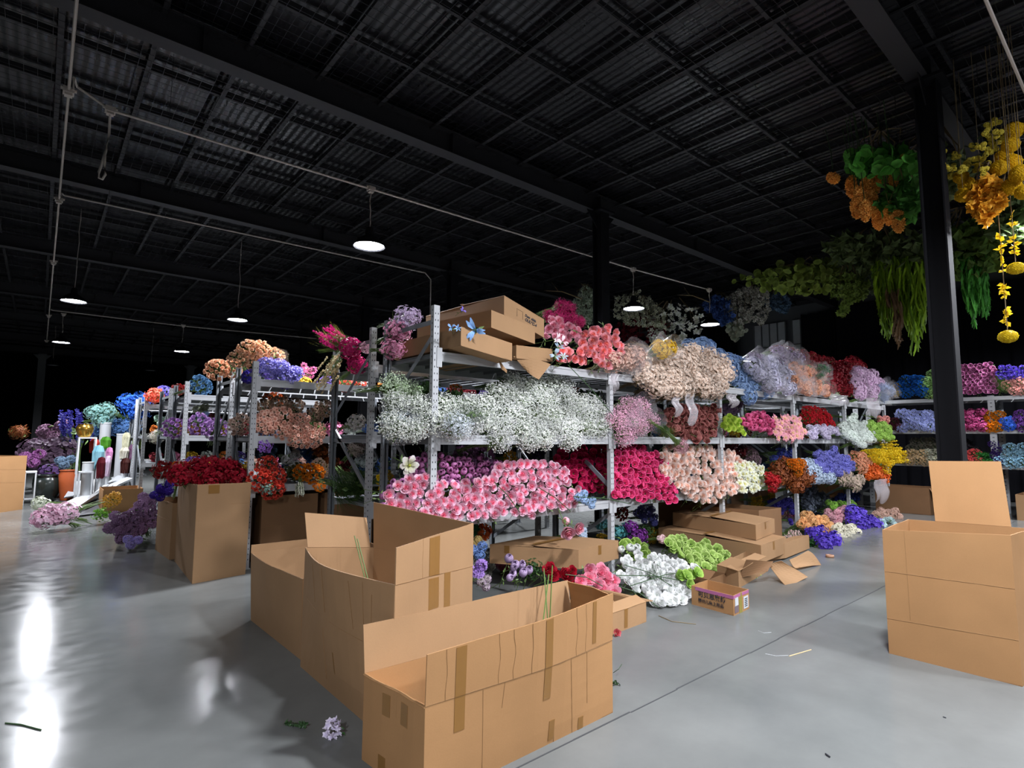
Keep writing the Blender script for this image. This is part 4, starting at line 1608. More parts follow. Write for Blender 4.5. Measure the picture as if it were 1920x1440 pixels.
heap('hyd', 'white_hydrangea', 'white hydrangea bunch around the fifth post', 'flowers', [(1572, 795), (1600, 785), (1630, 800), (1640, 825), (1605, 830), (1580, 815)], 3.66, '#d8e4d8', '#f4f8f4', .85, k=.3, sp=.2)
heap('hyd', 'green_hydrangea', 'bright green hydrangea bunch at the far end of the middle shelf', 'flowers', [(1618, 795), (1650, 790), (1675, 808), (1665, 828), (1640, 822)], 3.66, '#78a838', '#c0e078', .85, k=.2, sp=.2)
heap('hyd', 'pink_hydrangea', 'pink hydrangea bunch above the green one at the far shelf end', 'flowers', [(1640, 782), (1670, 785), (1676, 798), (1650, 795)], 3.8, '#e0a060', '#f0a8b8', .6, k=.1, sp=.25)
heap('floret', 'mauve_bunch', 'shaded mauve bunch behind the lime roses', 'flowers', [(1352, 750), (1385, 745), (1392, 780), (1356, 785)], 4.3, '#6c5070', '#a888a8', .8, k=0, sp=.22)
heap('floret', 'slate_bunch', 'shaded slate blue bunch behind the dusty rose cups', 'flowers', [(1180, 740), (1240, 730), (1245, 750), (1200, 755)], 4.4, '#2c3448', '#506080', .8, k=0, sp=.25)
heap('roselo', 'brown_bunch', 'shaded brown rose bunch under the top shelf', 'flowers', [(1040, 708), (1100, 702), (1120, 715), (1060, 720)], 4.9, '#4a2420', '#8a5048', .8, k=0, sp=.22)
#  ---- top shelf to the right
heap('blossom', 'cream_blossom', 'bunch of cream cherry blossom spilling over the top shelf edge', 'flowers',
     [(1165, 690), (1180, 672), (1230, 668), (1290, 658), (1330, 665), (1358, 690), (1362, 728), (1340, 738), (1300, 735), (1262, 750), (1235, 735), (1200, 705)], 3.62, '#e8c4ac', '#fff6ea', s=1.0, k=.55, sp=.18, jit=.4, stemmat=M_TWIG)
heap('blossom', 'beige_blossom', 'beige blossom bunch in film beside the coral roses', 'flowers', [(1140, 680), (1160, 665), (1195, 660), (1200, 695), (1170, 705)], 3.72, '#c89888', '#f0d4c4', s=.9, k=.3, sp=.2, wrap=.6, stemmat=M_TWIG)
heap('floret', 'blue_hydrangea', 'dusty blue blossom bunch draped across the top shelf behind the cream blossom', 'flowers',
     [(1190, 662), (1250, 648), (1310, 640), (1360, 655), (1385, 680), (1420, 710), (1440, 738), (1400, 745), (1375, 715), (1340, 678), (1290, 660)], 3.85, '#5878ac', '#b4d0f4', s=.95, k=.55, sp=.2)
heap('floret', 'yellow_bunch', 'yellow bunch in clear film lying on the cream blossom', 'flowers', [(1215, 662), (1240, 650), (1268, 655), (1265, 672), (1225, 674)], 3.62, '#c89818', '#f2cf40', .8, k=.2, sp=.2, wrap=1)
heap('floret', 'white_lace_bunch', 'pale lavender film wrapped bunch in the middle of the top shelf', 'flowers', [(1405, 685), (1440, 672), (1475, 690), (1490, 730), (1460, 742), (1425, 715)], 3.7, '#b8b4d0', '#eceaf6', s=.95, k=.4, sp=.2, wrap=.7)
heap('hyd', 'peach_bunch', 'peach rose bunch rolled in lavender film on the top shelf', 'flowers', [(1470, 690), (1500, 680), (1540, 695), (1555, 725), (1530, 745), (1495, 735), (1475, 710)], 3.68, '#e09070', '#f6c8a4', s=1.0, k=.35, sp=.24, wrap=1)
heap('crush', 'grey_film_bundle', 'film wrapped grey violet bundle lying along the top shelf', 'flowers', [(1400, 672), (1450, 660), (1500, 672), (1530, 690), (1480, 690), (1430, 680)], 3.9, '#8c7c98', '#c4b4cc', s=1.0, k=.3, sp=.24, wrap=1)
heap('leafy', 'green_film_bunch', 'small green leaf bunch in film on the top shelf', 'foliage', [(1530, 690), (1550, 688), (1556, 705), (1535, 708)], 3.66, '#1f5a34', '#4f8a5a', .55, k=0, sp=.3, wrap=1)
heap('crush', 'dark_red_bunch', 'dark red velvety bunch along the rear of the top shelf', 'flowers', [(1420, 665), (1440, 655), (1500, 662), (1560, 680), (1600, 672), (1612, 690), (1560, 700), (1490, 680)], 4.15, '#4a0814', '#8a1824', s=1.0, k=.2, sp=.2)
heap('crush', 'dark_red_bunch', 'dark red velvety bunch spilling over the front of the top shelf', 'flowers', [(1552, 700), (1580, 682), (1612, 690), (1608, 735), (1580, 740), (1560, 725)], 3.75, '#540a18', '#9a1c2a', s=1.0, k=.4, sp=.2)
heap('floret', 'pale_pink_bunch', 'pale pink lilac bunch hanging over the top shelf near its end', 'flowers', [(1592, 705), (1615, 690), (1640, 700), (1650, 720), (1630, 745), (1605, 742)], 3.66, '#d8b0d4', '#f2dcf0', s=1.0, k=.35, sp=.2)
heap('fluff', 'blue_film_bunch', 'light blue and peach film roll at the top shelf end', 'flowers', [(1648, 718), (1668, 718), (1672, 745), (1650, 748)], 3.68, '#8a9cc0', '#c8d4ec', s=1.0, k=.1, sp=.24, wrap=1)
pile('rose', 'red_rose', 'single red rose lying on the lavender film bunch', 'rose', None, [(1398, 684), (1410, 684), (1410, 698), (1398, 698)], 3.52, .07, '#5c0810', '#a01820', k=0, sp=5)
# ragged film hanging from the top shelf
for (a, b, lab) in (((1285, 738), (1308, 792), 'wide clear film rag hanging under the cream blossom'), ((1262, 745), (1278, 778), 'narrow clear film rag hanging under the cream blossom'), ((1365, 738), (1385, 762), 'clear film rag hanging below the blue blossom'),
                    ((1625, 745), (1655, 782), 'clear film rag hanging near the last post'), ((1148, 700), (1160, 735), 'clear film rag hanging at the second post'), ((1560, 738), (1590, 760), 'clear film rag hanging below the dark red bunch'),
                    ((1640, 900), (1668, 938), 'clear film rag hanging under the yellow broom')):
    A, B_ = ony(*a, 3.62), ony(*b, 3.60)
    g = G()
    s = rnd.random() * 5
    sheet(g, lambda u, v: np.array([A[0] + (B_[0] - A[0]) * u + .02 * math.sin(v * 5 + s), A[1] + .03 * math.sin(u * 9 + s) + .02 * math.sin(v * 7), A[2] + (B_[2] - A[2]) * v * (1 - .15 * math.sin(u * 8))]) - A, 8, 6, .001)
    tag(g.build('film_rag', film('film_rag_mat', '#d4ced2', .3), None, True, tuple(A)), lab, 'plastic film')
#  ---- low shelf to the right
heap('crush', 'brown_orange_bunch', 'brown and rust leaf bunch left of the fourth post', 'flowers', [(1440, 880), (1470, 865), (1500, 875), (1520, 895), (1500, 915), (1455, 910)], 3.7, '#3c1410', '#a0582c', .85, k=.3, sp=.18)
heap('roselo', 'orange_bunch', 'small orange bunch above the rust leaves at the fourth post', 'flowers', [(1478, 868), (1505, 865), (1510, 885), (1485, 888)], 3.66, '#c86010', '#f0962c', .6, k=.1, sp=.22)
heap('crush', 'red_leaf_bunch', 'bright red petal bunch at the left end of the rust leaves', 'flowers', [(1436, 885), (1455, 888), (1465, 912), (1442, 915)], 3.62, '#8a0c18', '#d82c34', .6, k=.1, sp=.22)
heap('floret', 'indigo_bunch', 'indigo blue bunch behind the fourth post on the low shelf', 'flowers', [(1440, 850), (1480, 845), (1485, 862), (1450, 866)], 4.0, '#181c50', '#3c48a0', .8, k=.1, sp=.22)
heap('floret', 'pale_blue_bunch', 'pale blue bunch between the rust leaves and the violet flowers', 'flowers', [(1495, 862), (1525, 868), (1560, 900), (1540, 910), (1510, 888)], 3.7, '#98acc8', '#dce8f4', .8, k=.3, sp=.18)
heap('hyd', 'violet_hydrangea', 'violet blue hydrangea bunch in front of the fifth post', 'flowers', [(1520, 860), (1545, 845), (1588, 850), (1600, 872), (1580, 892), (1550, 888)], 3.68, '#3c3c9c', '#a0a0ec', .85, k=.35, sp=.19)
heap('roselo', 'peach_rose_bunch', 'peach rose bunch right of the fifth post on the low shelf', 'flowers', [(1592, 860), (1615, 852), (1630, 870), (1610, 882)], 3.72, '#e08858', '#f8c8a8', .75, k=.2, sp=.2)
heap('spike', 'yellow_broom', 'bright yellow broom bunch sticking out at the far end of the low shelf', 'flowers', [(1610, 845), (1640, 835), (1678, 838), (1684, 860), (1660, 872), (1630, 866)], 3.7, '#d8b010', '#f6dc30', 1.1, k=.2, sp=.2, d=(.5, -1, .1))
heap('crush', 'orange_petal_bunch', 'orange red petal bunch below the yellow broom', 'flowers', [(1605, 880), (1630, 872), (1662, 890), (1660, 900), (1630, 895)], 3.7, '#b83418', '#f07c30', .8, k=.2, sp=.18)
heap('orchid', 'speckled_bunch', 'cream and plum speckled bunch at the fifth post', 'flowers', [(1560, 888), (1590, 885), (1615, 900), (1600, 915), (1572, 908)], 3.66, '#5c2040', '#ecd8c0', .75, k=.3, sp=.2)
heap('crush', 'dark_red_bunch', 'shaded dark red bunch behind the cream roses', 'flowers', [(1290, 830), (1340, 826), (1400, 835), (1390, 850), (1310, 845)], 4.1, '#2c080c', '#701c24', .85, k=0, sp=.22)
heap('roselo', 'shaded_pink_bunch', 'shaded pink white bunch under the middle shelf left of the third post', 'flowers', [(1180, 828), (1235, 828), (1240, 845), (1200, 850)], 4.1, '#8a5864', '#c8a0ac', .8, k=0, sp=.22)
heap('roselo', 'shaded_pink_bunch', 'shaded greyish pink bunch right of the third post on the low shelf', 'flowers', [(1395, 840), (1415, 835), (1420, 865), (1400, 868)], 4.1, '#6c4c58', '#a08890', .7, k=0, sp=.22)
heap('hyd', 'light_blue_sprig', 'light blue sprig at the right end of the pink garden roses', 'flowers', [(1086, 925), (1104, 922), (1108, 945), (1090, 950)], 3.64, '#88acd8', '#c4dcf4', .5, k=0, sp=.25)
heap('orchid', 'yellow_bunch', 'yellow bunch in the shade between the two low shelves', 'flowers', [(935, 850), (965, 850), (965, 865), (937, 866)], 4.8, '#c08010', '#f0c030', .6, k=0, sp=.25)
heap('roselo', 'lilac_peony_bunch', 'lilac peony bunch behind the pink garden roses', 'flowers', [(860, 858), (900, 850), (930, 865), (925, 885), (880, 880)], 4.25, '#8c5c94', '#d4a4d0', .8, k=.1, sp=.2)
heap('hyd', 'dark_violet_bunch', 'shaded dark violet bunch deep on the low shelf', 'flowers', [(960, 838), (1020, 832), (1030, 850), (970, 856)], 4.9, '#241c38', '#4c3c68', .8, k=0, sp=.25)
heap('orchid', 'yellow_bunch', 'yellow chrysanthemum bunch seen through the end frame', 'flowers', [(718, 888), (742, 882), (744, 902), (720, 905)], 5.0, '#d0a000', '#f8d818', .6, k=0, sp=.22)
pile('open', 'white_poppy', 'large white open flower with yellow green heart at the end frame', 'flower', None, [(758, 870), (772, 870), (772, 884), (758, 884)], 3.9, .085, '#b8c040', '#f4ecf0', k=0, sp=5)
heap('crush', 'pampas_bundle', 'bundle of white paper wrapped stems on the rear rack end', 'bundle', [(640, 790), (692, 775), (692, 800), (645, 805)], 5.35, '#b8b4b0', '#ece8e4', .8, k=0, sp=.2)
heap('fluff', 'beige_fur_bundle', 'beige fluffy bundle hanging under the rear rack shelf', 'bundle', [(640, 830), (695, 830), (695, 852), (645, 852)], 5.4, '#8a7c74', '#cfc2ba', .9, k=0, sp=.18)
heap('grass', 'green_grass_bundle', 'long dark green grass bundle at the foot of the rear rack end', 'grass bundle', [(640, 900), (695, 880), (700, 955), (640, 955)], 5.4, '#1e3a18', '#55783a', 1.1, k=0, sp=.2, d=(.2, -1, -.4))
heap('hyd', 'white_hydrangea', 'white hydrangea bunch low in the rear rack end frame', 'flowers', [(665, 862), (700, 855), (700, 880), (668, 882)], 5.5, '#a8b8b8', '#e8f0f0', .6, k=0, sp=.22)
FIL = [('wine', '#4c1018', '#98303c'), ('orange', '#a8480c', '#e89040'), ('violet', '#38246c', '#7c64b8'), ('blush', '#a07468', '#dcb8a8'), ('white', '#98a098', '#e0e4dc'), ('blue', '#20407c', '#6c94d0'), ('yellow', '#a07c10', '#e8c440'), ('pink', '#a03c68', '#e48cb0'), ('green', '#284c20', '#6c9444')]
RF = random.Random(77)
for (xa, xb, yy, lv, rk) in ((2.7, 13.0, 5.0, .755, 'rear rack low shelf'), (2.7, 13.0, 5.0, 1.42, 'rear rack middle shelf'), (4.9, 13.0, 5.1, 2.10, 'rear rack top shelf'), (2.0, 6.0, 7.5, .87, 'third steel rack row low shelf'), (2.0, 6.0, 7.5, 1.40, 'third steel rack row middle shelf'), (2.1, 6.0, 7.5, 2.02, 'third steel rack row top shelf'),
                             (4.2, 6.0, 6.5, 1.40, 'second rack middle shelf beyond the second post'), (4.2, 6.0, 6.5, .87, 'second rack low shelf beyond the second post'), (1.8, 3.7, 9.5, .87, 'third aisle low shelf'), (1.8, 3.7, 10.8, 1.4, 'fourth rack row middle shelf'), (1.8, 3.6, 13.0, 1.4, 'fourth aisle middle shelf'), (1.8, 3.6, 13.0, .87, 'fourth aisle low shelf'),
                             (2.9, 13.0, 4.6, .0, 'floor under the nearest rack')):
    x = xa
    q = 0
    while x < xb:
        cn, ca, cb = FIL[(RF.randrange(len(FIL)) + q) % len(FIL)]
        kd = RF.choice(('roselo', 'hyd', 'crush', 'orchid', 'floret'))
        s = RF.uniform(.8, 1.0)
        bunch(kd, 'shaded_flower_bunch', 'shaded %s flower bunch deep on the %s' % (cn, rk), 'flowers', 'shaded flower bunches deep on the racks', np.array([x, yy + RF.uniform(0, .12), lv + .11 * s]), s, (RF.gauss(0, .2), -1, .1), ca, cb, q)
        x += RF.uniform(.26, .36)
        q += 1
#  ---- floor heap before the racks
pile('rose', 'white_rose', 'white rose in the heap sliding to the floor', 'rose', 'white roses heaped on the floor',
     [(1168, 1052), (1195, 1040), (1235, 1040), (1275, 1048), (1300, 1060), (1292, 1090), (1285, 1120), (1283, 1148), (1258, 1152), (1240, 1150), (1225, 1130), (1205, 1110), (1180, 1100), (1168, 1080)], 2.95, .047, '#d4d8d2', '#ffffff', k=1.7, z0=.06, sp=1.62, up=.6, floor=True)
pile('bud', 'white_rosebud', 'white rose bud on a stalk behind the white rose heap', 'rosebud', 'white rose buds behind the heap',
     [(1165, 1020), (1190, 1015), (1205, 1035), (1185, 1042), (1168, 1040)], 3.5, .05, '#c8d0c4', '#f4f6f4', k=.6, z0=.2, sp=1.6, up=.8)
pile('cup', 'green_rose', 'lime green cup flower heaped beside the white floor roses', 'flower', 'lime green cup flowers on the floor',
     [(1240, 1010), (1270, 1003), (1320, 1018), (1350, 1030), (1370, 1045), (1362, 1065), (1330, 1072), (1300, 1060), (1270, 1038)], 3.35, .05, '#6c9030', '#c4dc84', k=1.2, z0=.15, sp=1.5, up=.5)
pile('cup', 'green_rose', 'lime green cup flower under the white rose buds at the second post', 'flower', 'lime green cup flowers at the second post',
     [(1160, 1025), (1175, 1012), (1215, 1022), (1215, 1038), (1180, 1045)], 3.75, .05, '#608428', '#b4d070', k=.6, z0=.2, sp=1.5, up=.6)
pile('cup', 'green_rose', 'lime green cup flower spilling from the lifted lid box', 'flower', 'lime green cup flowers in the lifted lid box',
     [(1395, 1085), (1420, 1075), (1438, 1090), (1425, 1105), (1405, 1110)], 2.95, .045, '#6c9838', '#c0e070', k=.8, z0=.05, sp=1.5, up=.5)
pile('cup', 'green_rose', 'lime green cup flower beside the white roses near the lettered box', 'flower', 'lime green cup flowers near the lettered box',
     [(1268, 1075), (1300, 1065), (1310, 1085), (1285, 1098)], 2.9, .05, '#6c9838', '#c0e070', k=.8, z0=.1, sp=1.6, up=.5)
pile('rose', 'pale_rose', 'pale pink rose in the floor heap behind the longest open box', 'rose', 'pale pink roses on the floor',
     [(1080, 1075), (1105, 1062), (1135, 1062), (1155, 1085), (1158, 1110), (1140, 1125), (1115, 1100), (1085, 1090)], 3.2, .055, '#e86a8c', '#f6b0c4', k=.9, z0=.15, sp=1.5, up=.6)
pile('bud', 'lilac_tulip', 'lilac tulip bud standing behind the longest open box', 'tulip', 'lilac tulips behind the open box',
     [(945, 1055), (965, 1043), (990, 1048), (1000, 1070), (985, 1090), (950, 1092)], 3.3, .045, '#7c5c90', '#cdb6d8', k=.5, z0=.15, sp=1.6, up=1.0)
pile('rose', 'red_rose', 'dark red rose between the lilac tulips and the pale pink roses', 'rose', 'dark red roses on the floor',
     [(1010, 1070), (1040, 1062), (1082, 1072), (1075, 1088), (1030, 1085)], 3.3, .05, '#6c0814', '#c01c34', k=.5, z0=.15, sp=1.5, up=.6)
pile('rose', 'garden_rose', 'pink garden rose lying on the lid of the closed flat box', 'rose', 'pink garden roses on the closed box lid', [(1060, 993), (1080, 988), (1100, 996), (1095, 1008), (1066, 1006)], 3.45, .06, '#e85a70', '#f8c4d4', k=0, sp=1.5)
pile('bud', 'garden_rosebud', 'pink rose bud hanging below the low shelf beam', 'rosebud', 'pink rose buds below the low shelf beam', [(1040, 965), (1072, 962), (1076, 978), (1044, 980)], 3.6, .045, '#e87a98', '#f8ccd8', k=0, sp=2.0)
heap('hyd', 'light_blue_bunch', 'white and light blue bunch above the closed flat box', 'flowers', [(1055, 985), (1110, 980), (1112, 998), (1060, 1000)], 4.0, '#98b4d4', '#e4ecf4', .65, k=0, sp=.22)
heap('crush', 'teal_bunch', 'teal carnation bunch beside the second post under the low shelf', 'flowers', [(1118, 975), (1135, 972), (1136, 990), (1120, 992)], 4.2, '#2c6c74', '#7cc0c4', .5, k=0, sp=.3)
heap('crush', 'teal_bunch', 'teal carnation bunch right of the second post on the floor', 'flowers', [(1155, 985), (1175, 980), (1178, 1000), (1158, 1004)], 4.1, '#20686c', '#64b4b8', .6, k=0, sp=.3)
heap('crush', 'purple_bunch', 'purple carnation bunch on the floor right of the second post', 'flowers', [(1180, 985), (1195, 995), (1222, 1005), (1215, 1018), (1185, 1010)], 4.0, '#3c104c', '#8c3ca0', .65, k=0, sp=.2)
heap('roselo', 'red_orange_bunch', 'red and rust bunch in the shade under the low shelf', 'flowers', [(1160, 960), (1190, 955), (1210, 975), (1170, 980)], 4.5, '#6c1418', '#c03c34', .7, k=0, sp=.22)
heap('hyd', 'indigo_bunch', 'blue violet and peach bunch under the low shelf beam', 'flowers', [(1195, 950), (1222, 945), (1226, 972), (1200, 975)], 4.4, '#2c2c70', '#7c80cc', .65, k=0, sp=.22)
heap('crush', 'orange_bunch', 'orange carnation bunch beside the tall middle box', 'flowers', [(890, 990), (915, 985), (920, 1005), (895, 1008)], 4.3, '#a83c14', '#ec7430', .6, k=0, sp=.25)
heap('crush', 'green_bunch', 'dark green ball bunch beside the tall middle box', 'foliage', [(880, 985), (895, 985), (895, 1000), (882, 1000)], 4.2, '#1c4c34', '#3c7c54', .5, k=0, sp=.3)
heap('hyd', 'yellow_bunch', 'pale yellow bunch above the blue ones beside the tall middle box', 'flowers', [(890, 1008), (915, 1010), (912, 1022), (892, 1020)], 4.0, '#c09c50', '#e8d08c', .5, k=0, sp=.3)
heap('hyd', 'blue_hydrangea', 'blue hydrangea bunch beside the tall middle box', 'flowers', [(880, 1022), (905, 1020), (915, 1040), (885, 1045)], 3.8, '#3c5c9c', '#88a8dc', .6, k=0, sp=.22)
heap('hyd', 'lilac_hydrangea', 'lilac hydrangea bunch standing on the floor beside the tall middle box', 'flowers', [(878, 1045), (905, 1045), (910, 1080), (880, 1092)], 3.5, '#7c5cac', '#c8a4e8', .65, k=0, sp=.2)
heap('hyd', 'lilac_hydrangea', 'lilac green hydrangea head peeping over the open box rim', 'flowers', [(895, 1085), (920, 1085), (922, 1098), (898, 1100)], 3.2, '#a8c070', '#dcb4e8', .5, k=0, sp=.3)
heap('grass', 'stem_tangle', 'tangle of dark green stems under the white roses', 'stems', [(1160, 1080), (1230, 1075), (1290, 1080), (1240, 1100), (1170, 1095)], 3.1, '#24401c', '#5c7c3c', 1.1, k=1.2, z0=.1, sp=.25, d=(-1, -.5, .1))
heap('hyd', 'pink_bunch', 'pale pink bud bunch above the green cup flowers', 'flowers', [(1228, 1000), (1245, 997), (1248, 1010), (1230, 1012)], 3.6, '#d0a0a8', '#f0dcdc', .45, k=0, sp=.3)
heap('leafy', 'green_foliage_bunch', 'dark leafy filling on the floor under the near rack', 'foliage', [(1170, 1010), (1230, 985), (1240, 1015), (1190, 1030)], 4.3, '#18300f', '#3c5c30', .9, k=.0, sp=.28)
heap('leafy', 'green_foliage_bunch', 'dark leafy filling behind the lilac tulips', 'foliage', [(900, 1060), (1010, 1055), (1070, 1068), (1000, 1085)], 3.7, '#18300f', '#3c5c30', .8, k=.0, sp=.26)
#  ---- floor, far right of near rack
heap('hyd', 'peach_hydrangea', 'peach hydrangea bunch on the floor at the fourth post', 'flowers', [(1500, 962), (1530, 965), (1570, 985), (1572, 1003), (1530, 995), (1502, 985)], 3.5, '#e09c54', '#f8cc98', .9, k=.8, z0=.1, sp=.19, d=(0, -1, .7), floor=True)
heap('crush', 'purple_hydrangea', 'deep violet bunch on the floor in front of the peach hydrangeas', 'flowers', [(1515, 990), (1540, 992), (1560, 1005), (1585, 1020), (1570, 1034), (1545, 1030), (1525, 1010)], 3.1, '#24147c', '#6c50d0', .85, k=.9, z0=.08, sp=.19, d=(0, -1, .7), floor=True)
heap('crush', 'purple_hydrangea', 'deep violet bunch trailing on the floor past the fifth post', 'flowers', [(1590, 955), (1618, 955), (1630, 975), (1645, 1000), (1628, 1008), (1600, 985)], 3.4, '#28187c', '#7458d8', .9, k=1.0, z0=.08, sp=.19, d=(0, -1, .7), floor=True)
heap('hyd', 'white_hydrangea', 'ivory hydrangea bunch on the floor between the two violet bunches', 'flowers', [(1565, 985), (1595, 985), (1615, 1005), (1600, 1015), (1575, 1012)], 3.3, '#d8d0b4', '#f4f2e4', .85, k=.9, z0=.08, sp=.19, d=(0, -1, .7), floor=True)
heap('hyd', 'rose_hydrangea', 'dusty pink hydrangea bunch on the floor behind the ivory ones', 'flowers', [(1552, 965), (1590, 955), (1598, 975), (1570, 980)], 3.7, '#b87888', '#e8b8c0', .8, k=.8, z0=.15, sp=.2, d=(0, -1, .6))
heap('hyd', 'green_hydrangea', 'bright green hydrangea bunch on the floor left of the fifth post', 'flowers', [(1555, 945), (1590, 940), (1615, 948), (1590, 955), (1560, 956)], 4.0, '#5c9030', '#a8d860', .8, k=.5, z0=.2, sp=.2, d=(0, -1, .6))
heap('hyd', 'mixed_hydrangea', 'brown pink and mint hydrangea bunch at the far end of the floor heap', 'flowers', [(1625, 950), (1650, 945), (1680, 965), (1688, 985), (1665, 988), (1640, 970)], 3.5, '#8c6048', '#e8c8b8', .9, k=.8, z0=.08, sp=.2, d=(0, -1, .6), floor=True)
heap('hyd', 'mint_hydrangea', 'mint and pale blue hydrangea bunch near the last post on the floor', 'flowers', [(1640, 975), (1665, 978), (1672, 990), (1645, 992)], 3.3, '#a0c8b0', '#d8e8f4', .75, k=.8, z0=.08, sp=.2, d=(0, -1, .6), floor=True)
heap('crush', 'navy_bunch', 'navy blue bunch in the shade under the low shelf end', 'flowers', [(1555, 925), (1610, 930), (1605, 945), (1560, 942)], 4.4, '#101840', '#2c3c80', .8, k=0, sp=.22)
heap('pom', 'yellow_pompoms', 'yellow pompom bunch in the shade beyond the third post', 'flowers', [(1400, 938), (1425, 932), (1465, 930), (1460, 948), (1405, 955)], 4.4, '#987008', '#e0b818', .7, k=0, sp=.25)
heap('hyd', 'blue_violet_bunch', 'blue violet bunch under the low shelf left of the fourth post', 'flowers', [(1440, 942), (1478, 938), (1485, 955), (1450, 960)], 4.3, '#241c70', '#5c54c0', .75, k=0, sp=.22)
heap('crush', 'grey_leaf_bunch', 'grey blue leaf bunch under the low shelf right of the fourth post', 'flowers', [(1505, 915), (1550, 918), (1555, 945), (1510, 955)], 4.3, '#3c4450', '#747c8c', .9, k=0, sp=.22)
heap('hyd', 'violet_bunch', 'single violet ball bunch beside the tall cardboard box', 'flowers', [(1472, 970), (1492, 970), (1492, 985), (1474, 985)], 4.0, '#2c1c80', '#6048c8', .5, k=0, sp=.3)
heap('orchid', 'blush_bunch', 'blush white bunch in the small box with faint marks', 'flowers', [(1470, 1000), (1500, 1003), (1510, 1018), (1475, 1016)], 3.5, '#c09090', '#ecd4cc', .6, k=0, sp=.25)
heap('leafy', 'green_foliage_bunch', 'dark green leaves at the left edge of the violet floor bunch', 'foliage', [(1512, 1005), (1530, 1010), (1540, 1030), (1522, 1030)], 3.2, '#143810', '#2c5c28', .6, k=0, sp=.25)
#  ---- side rack (runs along Y at X = 13.75)
def sideheap(kind, name, label, cat, px0, px1, ytop, ybot, c0, c1, s=.9, sp=.19, single=False, r=.05, X=13.66):
    R = random.Random(hash_(label))
    a, b = onx(px0, ybot, X), onx(px1, ybot, X)
    zt = onx((px0 + px1) / 2, ytop, X)[2]
    y0_, y1_ = min(a[1], b[1]), max(a[1], b[1])
    z0_ = max(a[2], b[2])
    stp = sp * s if not single else r * 1.6
    k = 0
    made = []
    z = z0_ + stp * .45
    while z < zt - stp * .2 or k == 0:
        y = y0_ + stp * .4 + (stp / 2 if k % 2 else 0)
        while y < y1_ - stp * .1:
            f = (z - z0_) / max(.01, zt - z0_)
            if abs((y - y0_) / (y1_ - y0_) * 2 - 1) < 1.15 - .35 * f * f * 1.2:
                P = np.array([X - .02 + .35 * f * (zt - z0_) + R.uniform(-.03, .03), y + R.uniform(-.2, .2) * stp, z + R.uniform(-.2, .2) * stp])
                dd = np.array([-1, R.gauss(0, .25), .15 + R.gauss(0, .2)])
                if single:
                    o = bpy.data.objects.new(name, HEADS[kind][R.randrange(4)])
                    COL.objects.link(o)
                    tag(o, label, cat, name.replace('_', ' ') + 's on the side rack %d' % (hash_(label) % 97))
                    o.matrix_world = Matrix.Translation(P) @ rot_to(dd, R.random() * 6) @ Matrix.Diagonal((r, r, r, 1))
                    o.material_slots[0].link = 'OBJECT'
                    o.material_slots[0].material = petal(c0, c1)
                    made.append((o, P))
                    st = bpy.data.objects.new('stem', STEM_PICK(6, R))
                    COL.objects.link(st)
                    st.parent = o
                else:
                    bunch(kind, name, label, cat, name.replace('_', ' ') + ' on the side rack %d' % (hash_(label) % 97), P, s * R.uniform(.9, 1.1), dd, c0, c1, R.randrange(3))
            y += stp
        z += stp * .87
        k += 1
    for (o, P), zl in zip(made, zones(label, [P for o, P in made])):
        o['label'] = zl


sideheap('roselo', 'blue_rose_bunch', 'bright blue rose bunch on the top of the side rack', 'flowers', 1684, 1735, 709, 742, '#0c3c80', '#2c7cd0', .75)
sideheap('roselo', 'yellow_rose_bunch', 'small yellow rose bunch left of the bright blue ones', 'flowers', 1672, 1684, 720, 742, '#a88010', '#e8c83c', .5)
sideheap('roselo', 'green_rose_bunch', 'pale green rose bunch behind the right column on the side rack top', 'flowers', 1730, 1764, 698, 742, '#64903c', '#b8dc98', .75)
sideheap('cup', 'mauve_rose', 'mauve pink cup flower in the tall side rack heap', 'flower', 1790, 1872, 682, 740, '#742454', '#d080b0', single=True, r=.047)
sideheap('pom', 'violet_pompom', 'violet ball flower at the corner of the side rack top', 'flower', 1868, 1935, 680, 712, '#28187c', '#6c54c8', single=True, r=.06)
sideheap('roselo', 'blush_rose_bunch', 'blush rose bunch below the violet ball flowers on the side rack', 'flowers', 1885, 1945, 712, 738, '#d08078', '#f0c4bc', .7)
sideheap('grass', 'green_grass_bunch', 'green grass tuft between the mauve and blush flowers on the side rack', 'grass bundle', 1868, 1892, 715, 738, '#305424', '#80a858', .7)
sideheap('orchid', 'periwinkle_bunch', 'periwinkle bunch on the middle shelf of the side rack', 'flowers', 1688, 1768, 768, 808, '#5c6cb0', '#b4bcec', .8)
sideheap('roselo', 'plum_bunch', 'dark plum bunch at the far end of the side rack middle shelf', 'flowers', 1662, 1690, 782, 806, '#30141c', '#6c3440', .7)
sideheap('crush', 'magenta_petal_bunch', 'magenta pink petal bunch right of the column on the middle shelf', 'flowers', 1798, 1850, 772, 808, '#8c2058', '#d8609c', .8)
sideheap('roselo', 'orange_bunch', 'orange and royal blue bunch on the middle shelf of the side rack', 'flowers', 1850, 1878, 776, 808, '#c06808', '#f4a024', .7)
sideheap('orchid', 'royal_blue_bunch', 'royal blue bunch beside the orange one on the side rack', 'flowers', 1876, 1904, 778, 808, '#1434a0', '#3c74e0', .75)
sideheap('roselo', 'plum_violet_bunch', 'violet and orange bunch at the edge of the middle shelf', 'flowers', 1902, 1945, 772, 808, '#3c1c60', '#8854a8', .75)
sideheap('roselo', 'cream_rose_bunch', 'cream rose bunch on the low shelf of the side rack', 'flowers', 1690, 1740, 848, 870, '#c8a06c', '#f0dcb8', .7)
sideheap('roselo', 'ivory_grey_bunch', 'ivory grey rose bunch beside the cream ones on the side rack', 'flowers', 1735, 1772, 842, 870, '#a8a890', '#dcdccc', .75)
